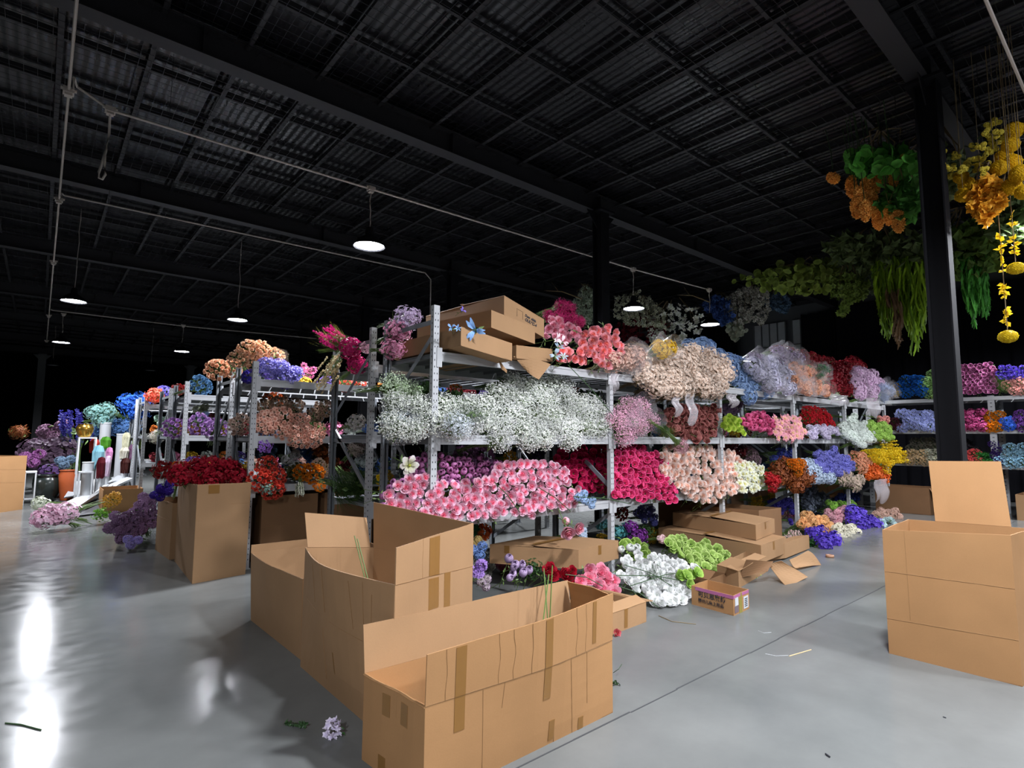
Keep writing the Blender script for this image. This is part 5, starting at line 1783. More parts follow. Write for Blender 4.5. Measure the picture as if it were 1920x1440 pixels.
sideheap('roselo', 'grey_rose_bunch', 'shaded grey rose bunch behind the cream ones on the side rack', 'flowers', 1705, 1760, 826, 846, '#585448', '#908c7c', .7, X=14.1)
sideheap('roselo', 'coral_bunch', 'coral rose bunch right of the column on the low shelf', 'flowers', 1804, 1838, 840, 870, '#c02c38', '#f07878', .7)
sideheap('leafy', 'green_leaf_bunch', 'dark green leaf bunch beside the coral one on the low shelf', 'foliage', 1832, 1862, 843, 868, '#104814', '#2c7c30', .6)
sideheap('roselo', 'pale_blue_bunch', 'pale blue rose bunch on the low shelf at the picture edge', 'flowers', 1875, 1945, 836, 874, '#6c9cb4', '#bce0f0', .75)
sideheap('roselo', 'dark_violet_bunch', 'dark violet bunch left of the pale blue roses', 'flowers', 1860, 1878, 832, 870, '#241440', '#54388c', .6)
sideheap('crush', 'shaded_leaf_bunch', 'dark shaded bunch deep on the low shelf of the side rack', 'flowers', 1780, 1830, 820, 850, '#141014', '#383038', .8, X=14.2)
#  ---- second aisle rack
heap('roselo', 'peach_rose_bunch', 'peach rose bunch piled on top of the second rack', 'flowers', [(440, 682), (460, 655), (490, 646), (505, 652), (522, 676), (490, 682), (450, 695)], 6.75, '#e09868', '#f8d4b4', .8, k=.0, sp=.16, d=(-.4, -1, .2))
heap('roselo', 'peach_rose_bunch', 'peach rose bunch hanging over the rear edge above the end frame', 'flowers', [(396, 705), (402, 682), (430, 674), (458, 672), (455, 700), (425, 712)], 7.25, '#d89068', '#f6ceb0', .85, k=.0, sp=.17, d=(-.6, -1, .1))
heap('crush', 'peach_film_bundle', 'peach film wrapped bundle on top of the second rack', 'flowers', [(500, 665), (530, 672), (525, 682), (505, 680)], 6.9, '#d8a078', '#f4d0b0', .8, k=0, sp=.22, wrap=1)
heap('floret', 'violet_blossom', 'violet blue blossom bunch on the top shelf of the second rack', 'flowers', [(486, 712), (490, 688), (530, 680), (560, 690), (580, 700), (580, 714), (530, 714)], 6.5, '#3c34a0', '#b0a8ec', .85, k=.3, sp=.19)
heap('floret', 'deep_violet_blossom', 'deep violet blossom bunch inside the second rack end frame', 'flowers', [(458, 700), (474, 690), (476, 725), (460, 724)], 6.7, '#24148c', '#5c48c8', .7, k=0, sp=.2)
heap('pom', 'pink_chrysanthemum', 'pink spiky chrysanthemum bunch on the second rack top', 'flowers', [(568, 682), (595, 678), (600, 695), (575, 700)], 6.7, '#e05c98', '#f8a8c8', .8, k=0, sp=.24)
heap('orchid', 'blush_orchid', 'blush orchid bunch on the middle shelf of the second rack', 'flowers', [(480, 820), (485, 775), (530, 770), (555, 765), (575, 785), (615, 795), (620, 815), (570, 826), (520, 822)], 6.4, '#c06850', '#f6ccb8', .85, k=.4, sp=.18)
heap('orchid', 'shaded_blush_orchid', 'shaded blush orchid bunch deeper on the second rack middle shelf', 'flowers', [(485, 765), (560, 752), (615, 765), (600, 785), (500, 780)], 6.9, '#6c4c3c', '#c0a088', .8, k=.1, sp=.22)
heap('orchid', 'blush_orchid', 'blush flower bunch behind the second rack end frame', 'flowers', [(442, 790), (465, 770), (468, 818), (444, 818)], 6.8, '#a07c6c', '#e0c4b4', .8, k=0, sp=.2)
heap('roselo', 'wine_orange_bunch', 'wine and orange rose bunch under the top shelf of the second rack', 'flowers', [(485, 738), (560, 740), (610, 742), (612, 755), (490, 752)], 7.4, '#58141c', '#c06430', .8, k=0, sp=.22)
heap('roselo', 'red_rose_bunch', 'coral red rose bunch on the low shelf of the second rack', 'flowers', [(478, 908), (480, 872), (500, 868), (510, 885), (540, 890), (542, 908), (510, 916)], 6.35, '#a01c1c', '#f06450', .8, k=.3, sp=.18)
heap('roselo', 'orange_rose_bunch', 'orange rose bunch on the low shelf of the second rack', 'flowers', [(555, 885), (575, 872), (600, 880), (608, 900), (590, 908), (565, 900)], 6.35, '#c85c08', '#f8a02c', .8, k=.3, sp=.18)
heap('orchid', 'orange_sprig', 'orange sprig drooping off the low shelf of the second rack', 'flowers', [(592, 905), (605, 905), (606, 920), (594, 920)], 6.28, '#c05c00', '#f09020', .45, k=0, sp=.3, d=(0, -1, -.6))
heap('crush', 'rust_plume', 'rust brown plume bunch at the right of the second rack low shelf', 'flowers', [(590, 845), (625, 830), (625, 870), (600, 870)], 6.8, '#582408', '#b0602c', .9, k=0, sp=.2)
heap('hyd', 'dark_teal_bunch', 'dark blue teal bunch on the second rack low shelf', 'flowers', [(482, 850), (505, 845), (530, 860), (525, 880), (490, 865)], 6.6, '#182838', '#40586c', .85, k=.1, sp=.2)
heap('hyd', 'white_hydrangea', 'white hydrangea bunch on the second rack low shelf', 'flowers', [(528, 855), (560, 850), (565, 865), (535, 870)], 6.8, '#a8a8a8', '#ecece8', .75, k=0, sp=.2)
heap('orchid', 'lilac_bunch', 'bright lilac bunch below the middle shelf beside the second rack post', 'flowers', [(482, 830), (505, 826), (508, 840), (485, 845)], 6.45, '#7c44b0', '#b88ce8', .6, k=0, sp=.22)
heap('hyd', 'blue_bunch', 'blue bunch deep on the second rack low shelf', 'flowers', [(565, 835), (595, 835), (590, 860), (570, 865)], 7.0, '#20407c', '#5c88c8', .7, k=0, sp=.22)
heap('leafy', 'eucalyptus_sprig', 'pale green eucalyptus sprig hanging off the low shelf of the second rack', 'foliage', [(492, 912), (512, 910), (510, 935), (498, 938)], 6.3, '#5c7c74', '#a8c8bc', .55, k=0, sp=.24, d=(0, -.5, -1))
heap('spike', 'white_grass_sprig', 'white tasselled sprig hanging off the low shelf of the second rack', 'foliage', [(555, 905), (568, 905), (572, 925), (560, 925)], 6.3, '#a8b088', '#eceae4', .5, k=0, sp=.4, d=(.5, -.5, -1))
heap('orchid', 'cream_violet_bunch', 'cream and violet iris bunch at the right of the second rack low shelf', 'flowers', [(590, 870), (615, 865), (618, 880), (600, 885)], 6.45, '#8858a8', '#ecd8a0', .6, k=0, sp=.22)
heap('leafy', 'green_foliage_bunch', 'brown green foliage filling on the second rack low shelf', 'foliage', [(530, 875), (560, 872), (575, 895), (545, 900)], 6.55, '#2c2c18', '#5c5c34', .8, k=0, sp=.22)
#  ---- third and fourth aisle racks
heap('roselo', 'blue_rose_bunch', 'dusty blue rose bunch on the top of the third rack', 'flowers', [(362, 742), (365, 722), (390, 712), (412, 710), (412, 742), (385, 748)], 9.35, '#2c5c84', '#7cacd8', 1.15, k=.2, sp=.2)
heap('roselo', 'lilac_rose_bunch', 'lilac rose bunch on the middle shelf of the third rack', 'flowers', [(358, 820), (360, 790), (378, 782), (405, 805), (408, 820), (380, 824)], 9.3, '#8054a0', '#d0a8dc', 1.1, k=.3, sp=.19)
heap('roselo', 'lilac_rose_bunch', 'lilac rose bunch behind the end frame of the third rack', 'flowers', [(312, 818), (320, 798), (345, 788), (348, 815), (325, 822)], 9.7, '#8054a0', '#d0a0dc', 1.1, k=.3, sp=.19)
heap('hyd', 'cream_bunch', 'cream green bunch under the top shelf of the third rack', 'flowers', [(358, 760), (395, 762), (398, 774), (360, 774)], 10.0, '#88985c', '#e8ecd4', .9, k=0, sp=.22)
heap('hyd', 'blue_white_bunch', 'blue white bunch above the lilac roses of the third rack', 'flowers', [(355, 774), (392, 775), (392, 786), (358, 786)], 9.9, '#4c6cac', '#bcd0f0', .9, k=0, sp=.22)
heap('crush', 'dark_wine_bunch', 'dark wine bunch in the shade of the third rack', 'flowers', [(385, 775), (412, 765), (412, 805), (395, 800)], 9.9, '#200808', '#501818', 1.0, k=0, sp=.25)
heap('crush', 'wine_red_bunch', 'wine red bunch on the low shelf at the third rack end', 'flowers', [(290, 900), (292, 870), (310, 858), (322, 870), (322, 895), (300, 905)], 8.6, '#480a10', '#a02024', 1.0, k=0, sp=.2)
heap('orchid', 'orange_bunch', 'orange bunch beside the box of dark red flowers', 'flowers', [(325, 868), (340, 862), (342, 885), (328, 886)], 8.4, '#b85410', '#f08c28', .6, k=0, sp=.25)
heap('crush', 'coral_bunch', 'coral orange bunch on the top of the fourth rack', 'flowers', [(278, 755), (282, 742), (300, 740), (315, 748), (315, 766), (285, 768)], 12.7, '#b8341c', '#f4785c', 1.3, k=0, sp=.19)
heap('floret', 'violet_bunch', 'violet bunch behind the coral one on the fourth rack', 'flowers', [(296, 738), (302, 728), (316, 732), (314, 742)], 13.6, '#3c34a0', '#8c80d8', 1.2, k=0, sp=.22)
heap('crush', 'red_bunch', 'red bunch behind the dusty blue roses on the third rack', 'flowers', [(322, 728), (345, 722), (346, 735), (325, 738)], 11.0, '#701010', '#b82c2c', 1.0, k=0, sp=.22)
heap('hyd', 'mint_bunch', 'mint green bunch on the upper shelf of the fourth rack', 'flowers', [(296, 782), (312, 778), (312, 796), (298, 796)], 12.9, '#80b098', '#d4ecdc', 1.1, k=0, sp=.22)
heap('fluff', 'white_fluff_bunch', 'white fluffy bunch on the middle shelf of the fourth rack', 'flowers', [(278, 815), (300, 812), (310, 822), (290, 826)], 12.6, '#b4ac9c', '#f0ece4', 1.0, k=0, sp=.2)
#  ---- dark red flowers filling the tall box, violet ones in its neighbour
heap('crush', 'dark_red_hydrangea', 'dark crimson hydrangea bunch filling the tall cardboard box', 'flowers', [(320, 903), (330, 880), (365, 870), (400, 866), (440, 875), (455, 898), (400, 904), (350, 906)], 6.45, '#48060e', '#b01830', .8, k=1.5, z0=.9, sp=.15, d=(-.3, -.8, 1), floor=False)
heap('orchid', 'orange_lily_bunch', 'orange lily bunch lying on the dark crimson flowers', 'flowers', [(345, 878), (365, 866), (372, 875), (352, 888)], 6.8, '#c87008', '#f4a83c', .5, k=0, sp=.3)
heap('hyd', 'violet_bunch', 'deep violet bunch in the shorter box beside the tall one', 'flowers', [(292, 920), (312, 905), (314, 928), (296, 932)], 7.7, '#28107c', '#5c3cc0', .7, k=0, sp=.22)
heap('hyd', 'mauve_hydrangea', 'mauve lilac hydrangea bunch piled on the floor beside the shorter box', 'flowers', [(216, 1000), (220, 960), (250, 945), (270, 930), (284, 925), (284, 1000), (250, 1012), (225, 1012)], 8.5, '#7c5470', '#c4a0cc', 1.0, k=.9, z0=.05, sp=.16, d=(-.3, -1, .5), floor=True)
heap('hyd', 'lavender_hydrangea', 'lavender hydrangea bunch at the floor edge of the mauve pile', 'flowers', [(216, 1010), (240, 1000), (265, 1005), (262, 1014), (225, 1016)], 8.3, '#9080c8', '#c8bcf0', .8, k=0, z0=.1, sp=.22, floor=True)
heap('orchid', 'mixed_orange_bunch', 'yellow orange and green mixed bunch on the floor near the white panels', 'flowers', [(192, 955), (200, 930), (215, 925), (218, 950), (205, 960)], 11.2, '#8c7c10', '#f0b050', 1.0, k=0, sp=.2)
heap('leafy', 'green_leaf_bunch', 'bright green leaves under the mixed bunch near the white panels', 'foliage', [(185, 960), (205, 945), (212, 962), (195, 968)], 11.0, '#2c6414', '#94cc50', .9, k=0, sp=.22)
#  ---- far left display
heap('hyd', 'pink_violet_bunch', 'dusky pink shrub mass at the far left of the hall', 'flowers', [(30, 820), (60, 812), (100, 808), (140, 818), (140, 835), (60, 840), (28, 838)], 19.0, '#4c3448', '#8c6880', 2.6, k=0, sp=.17)
heap('crush', 'dusky_purple_bunch', 'dusky purple foliage mass at the far left', 'flowers', [(-5, 850), (40, 842), (110, 838), (150, 842), (150, 862), (100, 870), (45, 868), (-5, 862)], 18.0, '#382838', '#6c5468', 2.6, k=0, sp=.17)
heap('hyd', 'magenta_hydrangea', 'magenta violet hydrangea bush in the dark pots', 'flowers', [(48, 870), (60, 850), (90, 848), (98, 862), (80, 878), (55, 880)], 16.0, '#6c2860', '#b878b8', 1.8, k=0, sp=.18)
heap('crush', 'plum_foliage', 'plum foliage hanging over the big dark pot', 'flowers', [(70, 880), (95, 875), (115, 882), (110, 893), (75, 892)], 15.6, '#3c2848', '#64487c', 1.6, k=0, sp=.18)
heap('hyd', 'blue_grey_bunch', 'blue grey bunch in the terracotta pot', 'flowers', [(114, 870), (125, 858), (145, 855), (150, 872), (130, 882)], 15.4, '#3c5470', '#90acc4', 1.4, k=0, sp=.18)
heap('spike', 'dark_violet_spray', 'dark violet branching spray behind the gold vase', 'spray', [(105, 790), (120, 780), (165, 785), (175, 800), (155, 815), (130, 812)], 18.5, '#18144c', '#4440a0', 2.8, k=0, sp=.2, d=(0, -.5, 1))
heap('blossom', 'mint_blue_bunch', 'mint and light blue branching bunch in the white pedestal vase', 'flowers', [(163, 770), (180, 757), (215, 752), (220, 775), (205, 790), (180, 788)], 15.5, '#5c9cb4', '#c8f0d8', 1.5, k=0, sp=.17, jit=.6)
heap('blossom', 'cobalt_bunch', 'cobalt blue branching bunch beside the coral flowers', 'flowers', [(222, 765), (240, 755), (262, 745), (272, 760), (268, 778), (240, 775)], 14.8, '#0c3ca8', '#4c8cec', 1.6, k=0, sp=.17)
heap('blossom', 'sky_blue_bunch', 'dusky blue bunch between the white pedestal vases', 'flowers', [(172, 812), (185, 798), (215, 790), (240, 785), (245, 810), (215, 820), (180, 822)], 15.8, '#24508c', '#7ca8dc', 1.6, k=0, sp=.18)
heap('fluff', 'orange_leaf_bunch', 'orange brown leafy bunch by the pale column at the far left', 'foliage', [(22, 806), (45, 803), (48, 815), (25, 818)], 19.2, '#582c14', '#a05c30', 2.0, k=0, sp=.22)


def hanging_fringe(label, px_, py0, py1, wpx, Y, c0, c1, n=120, cat='plume', name='fringe_plume'):
    """dome of strands falling like a wig over its stand"""
    R = random.Random(hash_(label))
    T_ = ony(px_, py0, Y)
    Bt = ony(px_, py1, Y)
    H = T_[2] - Bt[2]
    w_ = abs(ony(px_ + wpx / 2, py0, Y)[0] - T_[0]) * .75
    g = G()
    for q in range(n):
        a = R.random() * 2 * PI
        rr = w_ * R.uniform(.7, 1)
        L = H * R.uniform(.75, 1)
        P = [np.array([0, 0, 0]), np.array([math.cos(a) * rr * .6, math.sin(a) * rr * .6, -H * .04]), np.array([math.cos(a) * rr, math.sin(a) * rr, -H * .25]), np.array([math.cos(a) * rr * 1.02, math.sin(a) * rr * 1.02, -L])]
        g.tube(P, [.02, .022, .02, .008], 3, [.3, .6, .8, 1] and .8)
    e = empty(name, label, cat, None, (T_[0], T_[1], Bt[2]))
    o = g.build('strands', petal(c0, c1), e, False, (0, 0, H))
    g = G()
    g.tube([(0, 0, -Bt[2]), (0, 0, H * .8)], .03, 8)
    g.lathe([(.001, -Bt[2]), (.16, -Bt[2]), (.16, -Bt[2] + .02), (.001, -Bt[2] + .03)], 16)
    g.build('stand', M_WHITE, e)


for a in (('red fringe plume on a stand beside the green one', 178, 824, 850, 22, 15.0, '#7c1410', '#c83c28'), ('green fringe plume on a stand beside the red one', 199, 820, 842, 24, 15.1, '#1c5410', '#5ca430'),
          ('pale blue fringe plume on a stand in the far display', 186, 836, 880, 28, 14.4, '#4c90a8', '#a4d8e4'), ('pink fringe plume half hidden behind the pale blue one', 206, 840, 868, 14, 14.6, '#a05488', '#d898c4'),
          ('dark maroon fringe plume in front of the far display', 191, 858, 898, 20, 13.9, '#300810', '#601420'), ('lilac white fringe plume beside the maroon one', 203, 856, 894, 14, 13.9, '#b89cbc', '#f0dcec'),
          ('cream fringe plume in the far display', 234, 840, 862, 22, 14.4, '#c8c0a8', '#f4f0e0'), ('mauve fringe plume beside the cream one', 250, 834, 862, 18, 14.4, '#6c4468', '#a87ca0'),
          ('brown and green fringe plume under the cream one', 236, 860, 888, 22, 14.2, '#2c1c14', '#5c2c28'), ('lime grass fringe behind the cream plume', 258, 815, 842, 22, 14.8, '#648c28', '#a8c858'),
          ('ivory fringe plume beside the lime grass one', 238, 812, 842, 18, 14.9, '#b8b494', '#eceacc')):
    hanging_fringe(*a)


def vase(label, px_, ptop, pbot, wpx, Y, mat, prof, cat='vase', name='vase', zb=None):
    Bt = ony(px_, pbot, Y)
    T_ = ony(px_, ptop, Y)
    if zb is not None:
        Bt[2] = zb
    H = T_[2] - Bt[2]
    w_ = abs(wpx) / 2 * (np.linalg.norm(Bt - CAM)) / F_PX
    e = empty(name, label, cat, None, tuple(Bt))
    g = G()
    g.lathe([(r * w_, z * H) for r, z in prof] + [(prof[-1][0] * w_ * .85, prof[-1][1] * H), (prof[-1][0] * w_ * .7, H * .6), (.001, H * .55)], 24)
    g.build('vessel', mat, e, True)
    g = G()
    g.lathe([(prof[-1][0] * w_ * .86, H), (prof[-1][0] * w_ * 1.04, H * 1.0), (prof[-1][0] * w_ * 1.04, H * .975), (prof[-1][0] * w_ * .95, H * .97)], 24)
    g.build('rim', mat, e, True)


GOLD = plain('gold_glaze', '#b08a3c', .22, .9)
TERRA = plain('terracotta', '#b4572c', .5, vary=.1)
DGREEN = plain('dark_glaze', '#1e2522', .25, spec=.7)
JAR = [(.001, 0), (.55, 0), (.7, .1), (.95, .45), (1, .7), (.85, .88), (.72, .95), (.85, 1)]
CYL = [(.001, 0), (.95, 0), (1, .03), (1, .97), (1, 1)]
TALL = [(.001, 0), (.6, 0), (.68, .1), (.9, .5), (1, .85), (.85, .95), (.92, 1)]
vase('round gold vase standing on the white metal frame', 158, 795, 820, 22, 14.6, GOLD, JAR)
vase('big dark green glazed pot on the floor in the far display', 88, 890, 917, 34, 15.2, DGREEN, JAR, 'pot', 'flower_pot', 0)
vase('second dark pot half hidden behind the big green one', 80, 884, 915, 24, 15.9, DGREEN, JAR, 'pot', 'flower_pot', 0)
vase('terracotta pot with the blue grey flowers', 126, 881, 913, 22, 15.0, TERRA, TALL, 'pot', 'flower_pot', 0)
vase('shaded red brown pot between the dark pot and the terracotta one', 107, 885, 913, 16, 15.5, plain('red_brown_pot', '#7c3424', .5), TALL, 'pot', 'flower_pot', 0)
vase('white cylinder pedestal under the mint blue flowers', 195, 792, 840, 14, 15.4, M_WHITE, CYL, 'pedestal', 'pedestal_vase', 0)
vase('white cylinder pedestal under the cobalt blue flowers', 250, 786, 850, 12, 15.2, M_WHITE, CYL, 'pedestal', 'pedestal_vase', 0)
vase('wide white pedestal beside the ivory plume', 226, 813, 860, 14, 15.3, M_WHITE, CYL, 'pedestal', 'pedestal_vase', 0)
vase('short white cylinder in front of the metal frame', 163, 866, 902, 14, 14.2, M_WHITE, CYL, 'pedestal', 'pedestal_vase', 0)


def frame_stand(label, pa, pb, ptop, pbot, Y, dpt=.4):
    A, B_ = ony(pa, pbot, Y), ony(pb, pbot, Y)
    H = ony(pa, ptop, Y)[2]
    w_ = B_[0] - A[0]
    e = empty('display_frame', label, 'display stand', None, (A[0], Y, 0))
    for x in (0, w_):
        for y in (0, dpt):
            g = G()
            g.box((x, y, H / 2), (.025, .025, H))
            g.build('leg', M_WHITE, e)
    g = G()
    for z in (H, .12):
        for y in (0, dpt):
            g.box((w_ / 2, y, z), (w_, .025, .025))
        for x in (0, w_):
            g.box((x, dpt / 2, z), (.025, dpt, .025))
    g.build('rail', M_WHITE, e)
    if True:
        g = G()
        g.box((w_ / 2, dpt / 2, H + .006), (w_, dpt, .01))
        g.build('top_panel', M_WHITE, e)


frame_stand('tall white metal frame carrying the round gold vase', 142, 174, 821, 908, 14.5)
frame_stand('low white metal frame around the short white cylinder', 148, 172, 886, 905, 14.0, .3)
frame_stand('white frame table at the left behind the floor boxes', 44, 64, 886, 928, 14.8)
# white foam panels thrown on the floor
PAN = [('white foam panel on top of the thrown heap, end raised', [(222, 893), (250, 899), (168, 935), (140, 950)], .5), ('long white foam panel lying across the pink blossoms', [(205, 905), (240, 905), (120, 965), (95, 958)], .25),
       ('wide white foam panel with grey underside in the heap', [(138, 905), (189, 899), (170, 925), (118, 935)], .35), ('white foam panel along the floor edge of the heap', [(165, 915), (215, 913), (150, 955), (105, 975)], .12),
       ('small white foam panel at the rear of the heap', [(235, 885), (276, 888), (215, 903), (210, 896)], .55)]
for lab, q, z in PAN:
    P = [onz(q[0][0], q[0][1], z), onz(q[1][0], q[1][1], z), onz(q[2][0], q[2][1], z * .3 + .02), onz(q[3][0], q[3][1], z * .3 + .02)]
    c = sum(P) / 4
    P = [p - c for p in P]
    g = G()
    sheet(g, lambda u, v: (P[0] * (1 - u) + P[1] * u) * (1 - v) + (P[3] * (1 - u) + P[2] * u) * v, 3, 3, .03)
    tag(g.build('foam_panel', M_WHITE, None, False, tuple(c)), lab, 'panel', 'white foam panels on the floor')
for lab, q in (('dark grey board under the foam panels, nearer the camera', [(60, 977), (215, 958), (235, 925), (130, 945)]), ('grey board sloping on the left side of the foam panels', [(92, 938), (150, 945), (185, 915), (130, 918)])):
    P = [onz(*p, .03 + .1 * (i > 1)) for i, p in enumerate(q)]
    c = sum(P) / 4
    P = [p - c for p in P]
    g = G()
    sheet(g, lambda u, v: (P[0] * (1 - u) + P[1] * u) * (1 - v) + (P[3] * (1 - u) + P[2] * u) * v, 2, 2, .01)
    tag(g.build('grey_board', plain('grey_board_mat', '#4c4d50', .6), None, False, tuple(c)), lab, 'board')
heap('crush', 'pink_blossom_bundle', 'pink and white film wrapped blossom bundle under the foam panels', 'flowers', [(72, 968), (90, 945), (120, 935), (150, 945), (120, 965), (85, 972)], 10.5, '#d890b0', '#f6dcec', 1.2, k=1.5, z0=.1, sp=.2, d=(-1, -.6, .3), floor=True)
heap('crush', 'white_blossom_bundle', 'greenish white blossom bundle left of the foam panels', 'flowers', [(58, 955), (75, 940), (105, 925), (110, 935), (80, 958)], 12.0, '#b0b8a0', '#eceee0', 1.1, k=1.5, z0=.1, sp=.2, d=(-1, -.6, .3), floor=True)

#  ---- hanging greenery near the ceiling on the right
def spray(name, label, cat, el, mats, box_px, depth, n, size, drop=0, R=None, colr=('#1c3414', '#5c7c34'), twigs=14, group=None, jit=.8, down=.4, X=None, gain=1.0):
    """leaf mass hung under the roof grid; box_px = polygon in the picture, X = distance plane"""
    R = random.Random(hash_(label))
    pts = []
    xs = [p[0] for p in box_px]
    ys = [p[1] for p in box_px]
    while len(pts) < n:
        a, b = R.uniform(min(xs), max(xs)), R.uniform(min(ys), max(ys))
        if inpoly(a, b, box_px):
            pts.append(onx(a, b, X + R.uniform(-depth, depth)))
    c = sum(pts) / len(pts)
    top = max(p[2] for p in pts)
    e = empty(name, label, cat, group, tuple(c))
    N = [(R.uniform(-1, 1), R.uniform(-1, 1), R.uniform(-1, .3)) for _ in pts]
    g = G()
    g.add(*scatter(el, [p - c for p in pts], N, size, R, jit, .35))
    g.build('leaves' if el in ('leaf', 'rleaf', 'blade') else 'blossoms', petal(*colr, gain=gain), e)
    for k in range(5):
        g = G()
        for q in range(max(2, twigs // 5)):
            p = pts[R.randrange(n)] - c
            a = np.array([p[0] * .3, p[1] * .3, min(top - c[2] + .1, 5.2 - c[2])])
            m_ = (a + p) / 2 + np.array([R.uniform(-.1, .1), R.uniform(-.1, .1), .1])
            g.tube([a, m_, p], [.012, .008, .003], 4)
        g.build('branch', M_TWIG, e)
    g = G()
    g.tube([(0, 0, top - c[2] - .05), (0, 0, 5.46 - c[2])], .003, 4)
    g.build('hanging_wire', M_WIRE, e)
    return e


spray('hanging_foliage', 'round leaved green foliage hung left of the column, above the amber cones', 'foliage', 'rleaf', None, [(1582, 305), (1600, 290), (1640, 282), (1690, 278), (1712, 300), (1700, 330), (1650, 330), (1600, 318)], .35, 190, .13, X=7.3, gain=1.45, colr=('#143c10', '#54983c'))
spray('hanging_foliage', 'fresh green leafy foliage hung right of the amber cones against the column', 'foliage', 'leaf', None, [(1640, 370), (1680, 340), (1720, 330), (1728, 400), (1690, 410), (1650, 395)], .35, 230, .13, X=7.4, gain=1.45, colr=('#143c10', '#4c8838'))
spray('hanging_foliage', 'grey olive foliage hung between the column and the yellow balls', 'foliage', 'leaf', None, [(1690, 300), (1760, 275), (1810, 300), (1815, 350), (1770, 380), (1700, 340)], .4, 300, .12, X=7.9, gain=1.45, colr=('#2c3420', '#6c7850'))
spray('hanging_foliage', 'olive foliage hung behind the willow strands, left part', 'foliage', 'leaf', None, [(1548, 460), (1565, 445), (1640, 440), (1725, 430), (1730, 495), (1640, 510), (1580, 500)], .6, 520, .17, X=11.2, gain=1.45, colr=('#26301c', '#5c6c40'))
spray('hanging_foliage', 'dense dark green foliage hung right of the column over the green strands', 'foliage', 'leaf', None, [(1765, 420), (1850, 415), (1870, 470), (1850, 510), (1775, 520), (1768, 480)], .6, 480, .15, X=11.0, gain=1.45, colr=('#1c3010', '#56702c'))
spray('hanging_foliage', 'small leaved yellow green branch drooping left of the willow strands', 'foliage', 'floret', None, [(1560, 520), (1600, 512), (1630, 530), (1622, 560), (1598, 565), (1580, 596), (1572, 590), (1582, 560), (1560, 560)], .35, 380, .06, X=11.4, gain=1.45, colr=('#2c3c14', '#7c9440'))
spray('hanging_foliage', 'round leaved yellow green garland running toward the far corner', 'foliage', 'rleaf', None, [(1380, 528), (1420, 512), (1480, 498), (1545, 490), (1580, 505), (1560, 545), (1500, 545), (1450, 540)], .6, 330, .16, X=12.4, gain=1.45, colr=('#2c3814', '#788838'))
spray('hanging_foliage', 'grey leafy foliage in front of the side wall, behind the willow strands', 'foliage', 'leaf', None, [(1575, 500), (1640, 490), (1660, 530), (1640, 545), (1600, 520)], .5, 260, .16, X=11.9, gain=1.45, colr=('#2c3424', '#64705c'))
spray('hanging_foliage', 'dark shrub foliage behind the yellow balls at the picture edge', 'foliage', 'leaf', None, [(1850, 380), (1935, 370), (1935, 440), (1870, 450)], .5, 320, .15, X=8.6, gain=1.45, colr=('#1c2a14', '#4c5c34'))
spray('hanging_foliage', 'round leaves drooping under the dark green mass beside the yellow strings', 'foliage', 'rleaf', None, [(1810, 440), (1865, 440), (1868, 490), (1830, 500)], .4, 120, .16, X=11.0, gain=1.45, colr=('#2c3c14', '#6c7c34'))
# blossom hung above the rear of the near racks
spray('hanging_blossom', 'grey white blossom branch hung left of the second column', 'blossom', 'floret', None, [(1075, 560), (1095, 535), (1122, 545), (1124, 600), (1095, 615), (1078, 595)], .4, 460, .045, X=10.2, colr=('#688048', '#e0e8dc'))
spray('hanging_blossom', 'white blossom branch hung right of the second column', 'blossom', 'floret', None, [(1150, 555), (1200, 545), (1225, 560), (1250, 590), (1245, 615), (1180, 610), (1152, 595)], .5, 560, .05, X=12.4, colr=('#788050', '#ecead8'))
spray('hanging_blossom', 'white magnolia petals dotted over dark red flowers between two lamps', 'blossom', 'floret', None, [(1200, 600), (1260, 570), (1310, 575), (1325, 610), (1300, 640), (1220, 640)], .5, 130, .075, X=12.7, colr=('#d8d8c0', '#ffffff'))
spray('hanging_blossom', 'dark crimson flowers hung behind the white magnolia petals', 'blossom', 'rleaf', None, [(1160, 610), (1210, 590), (1250, 600), (1250, 640), (1170, 640)], .5, 260, .11, X=13.2, colr=('#2c0810', '#84182c'))
spray('hanging_blossom', 'blue hydrangea blossom hung above the last lamp', 'blossom', 'floret', None, [(1315, 570), (1345, 552), (1370, 565), (1378, 600), (1350, 612), (1330, 590)], .4, 380, .06, X=13.4, colr=('#14285c', '#4c6cb0'))
spray('hanging_blossom', 'grey white cascading blossom right of the last lamp', 'blossom', 'floret', None, [(1362, 555), (1400, 535), (1440, 545), (1445, 580), (1430, 612), (1410, 600), (1380, 615), (1365, 590)], .4, 600, .05, X=13.6, colr=('#807c70', '#f4f0e4'))
spray('hanging_blossom', 'steel blue cascading blossom at the end of the hanging row', 'blossom', 'floret', None, [(1430, 555), (1470, 545), (1482, 570), (1475, 590), (1450, 580), (1432, 575)], .4, 330, .05, X=14.0, colr=('#203044', '#64809c'))
spray('hanging_blossom', 'pale round leaved branch hanging below the grey white cascade', 'foliage', 'rleaf', None, [(1365, 605), (1395, 595), (1400, 625), (1385, 635), (1370, 628)], .3, 60, .14, X=13.5, colr=('#5c6454', '#c0c4b0'))
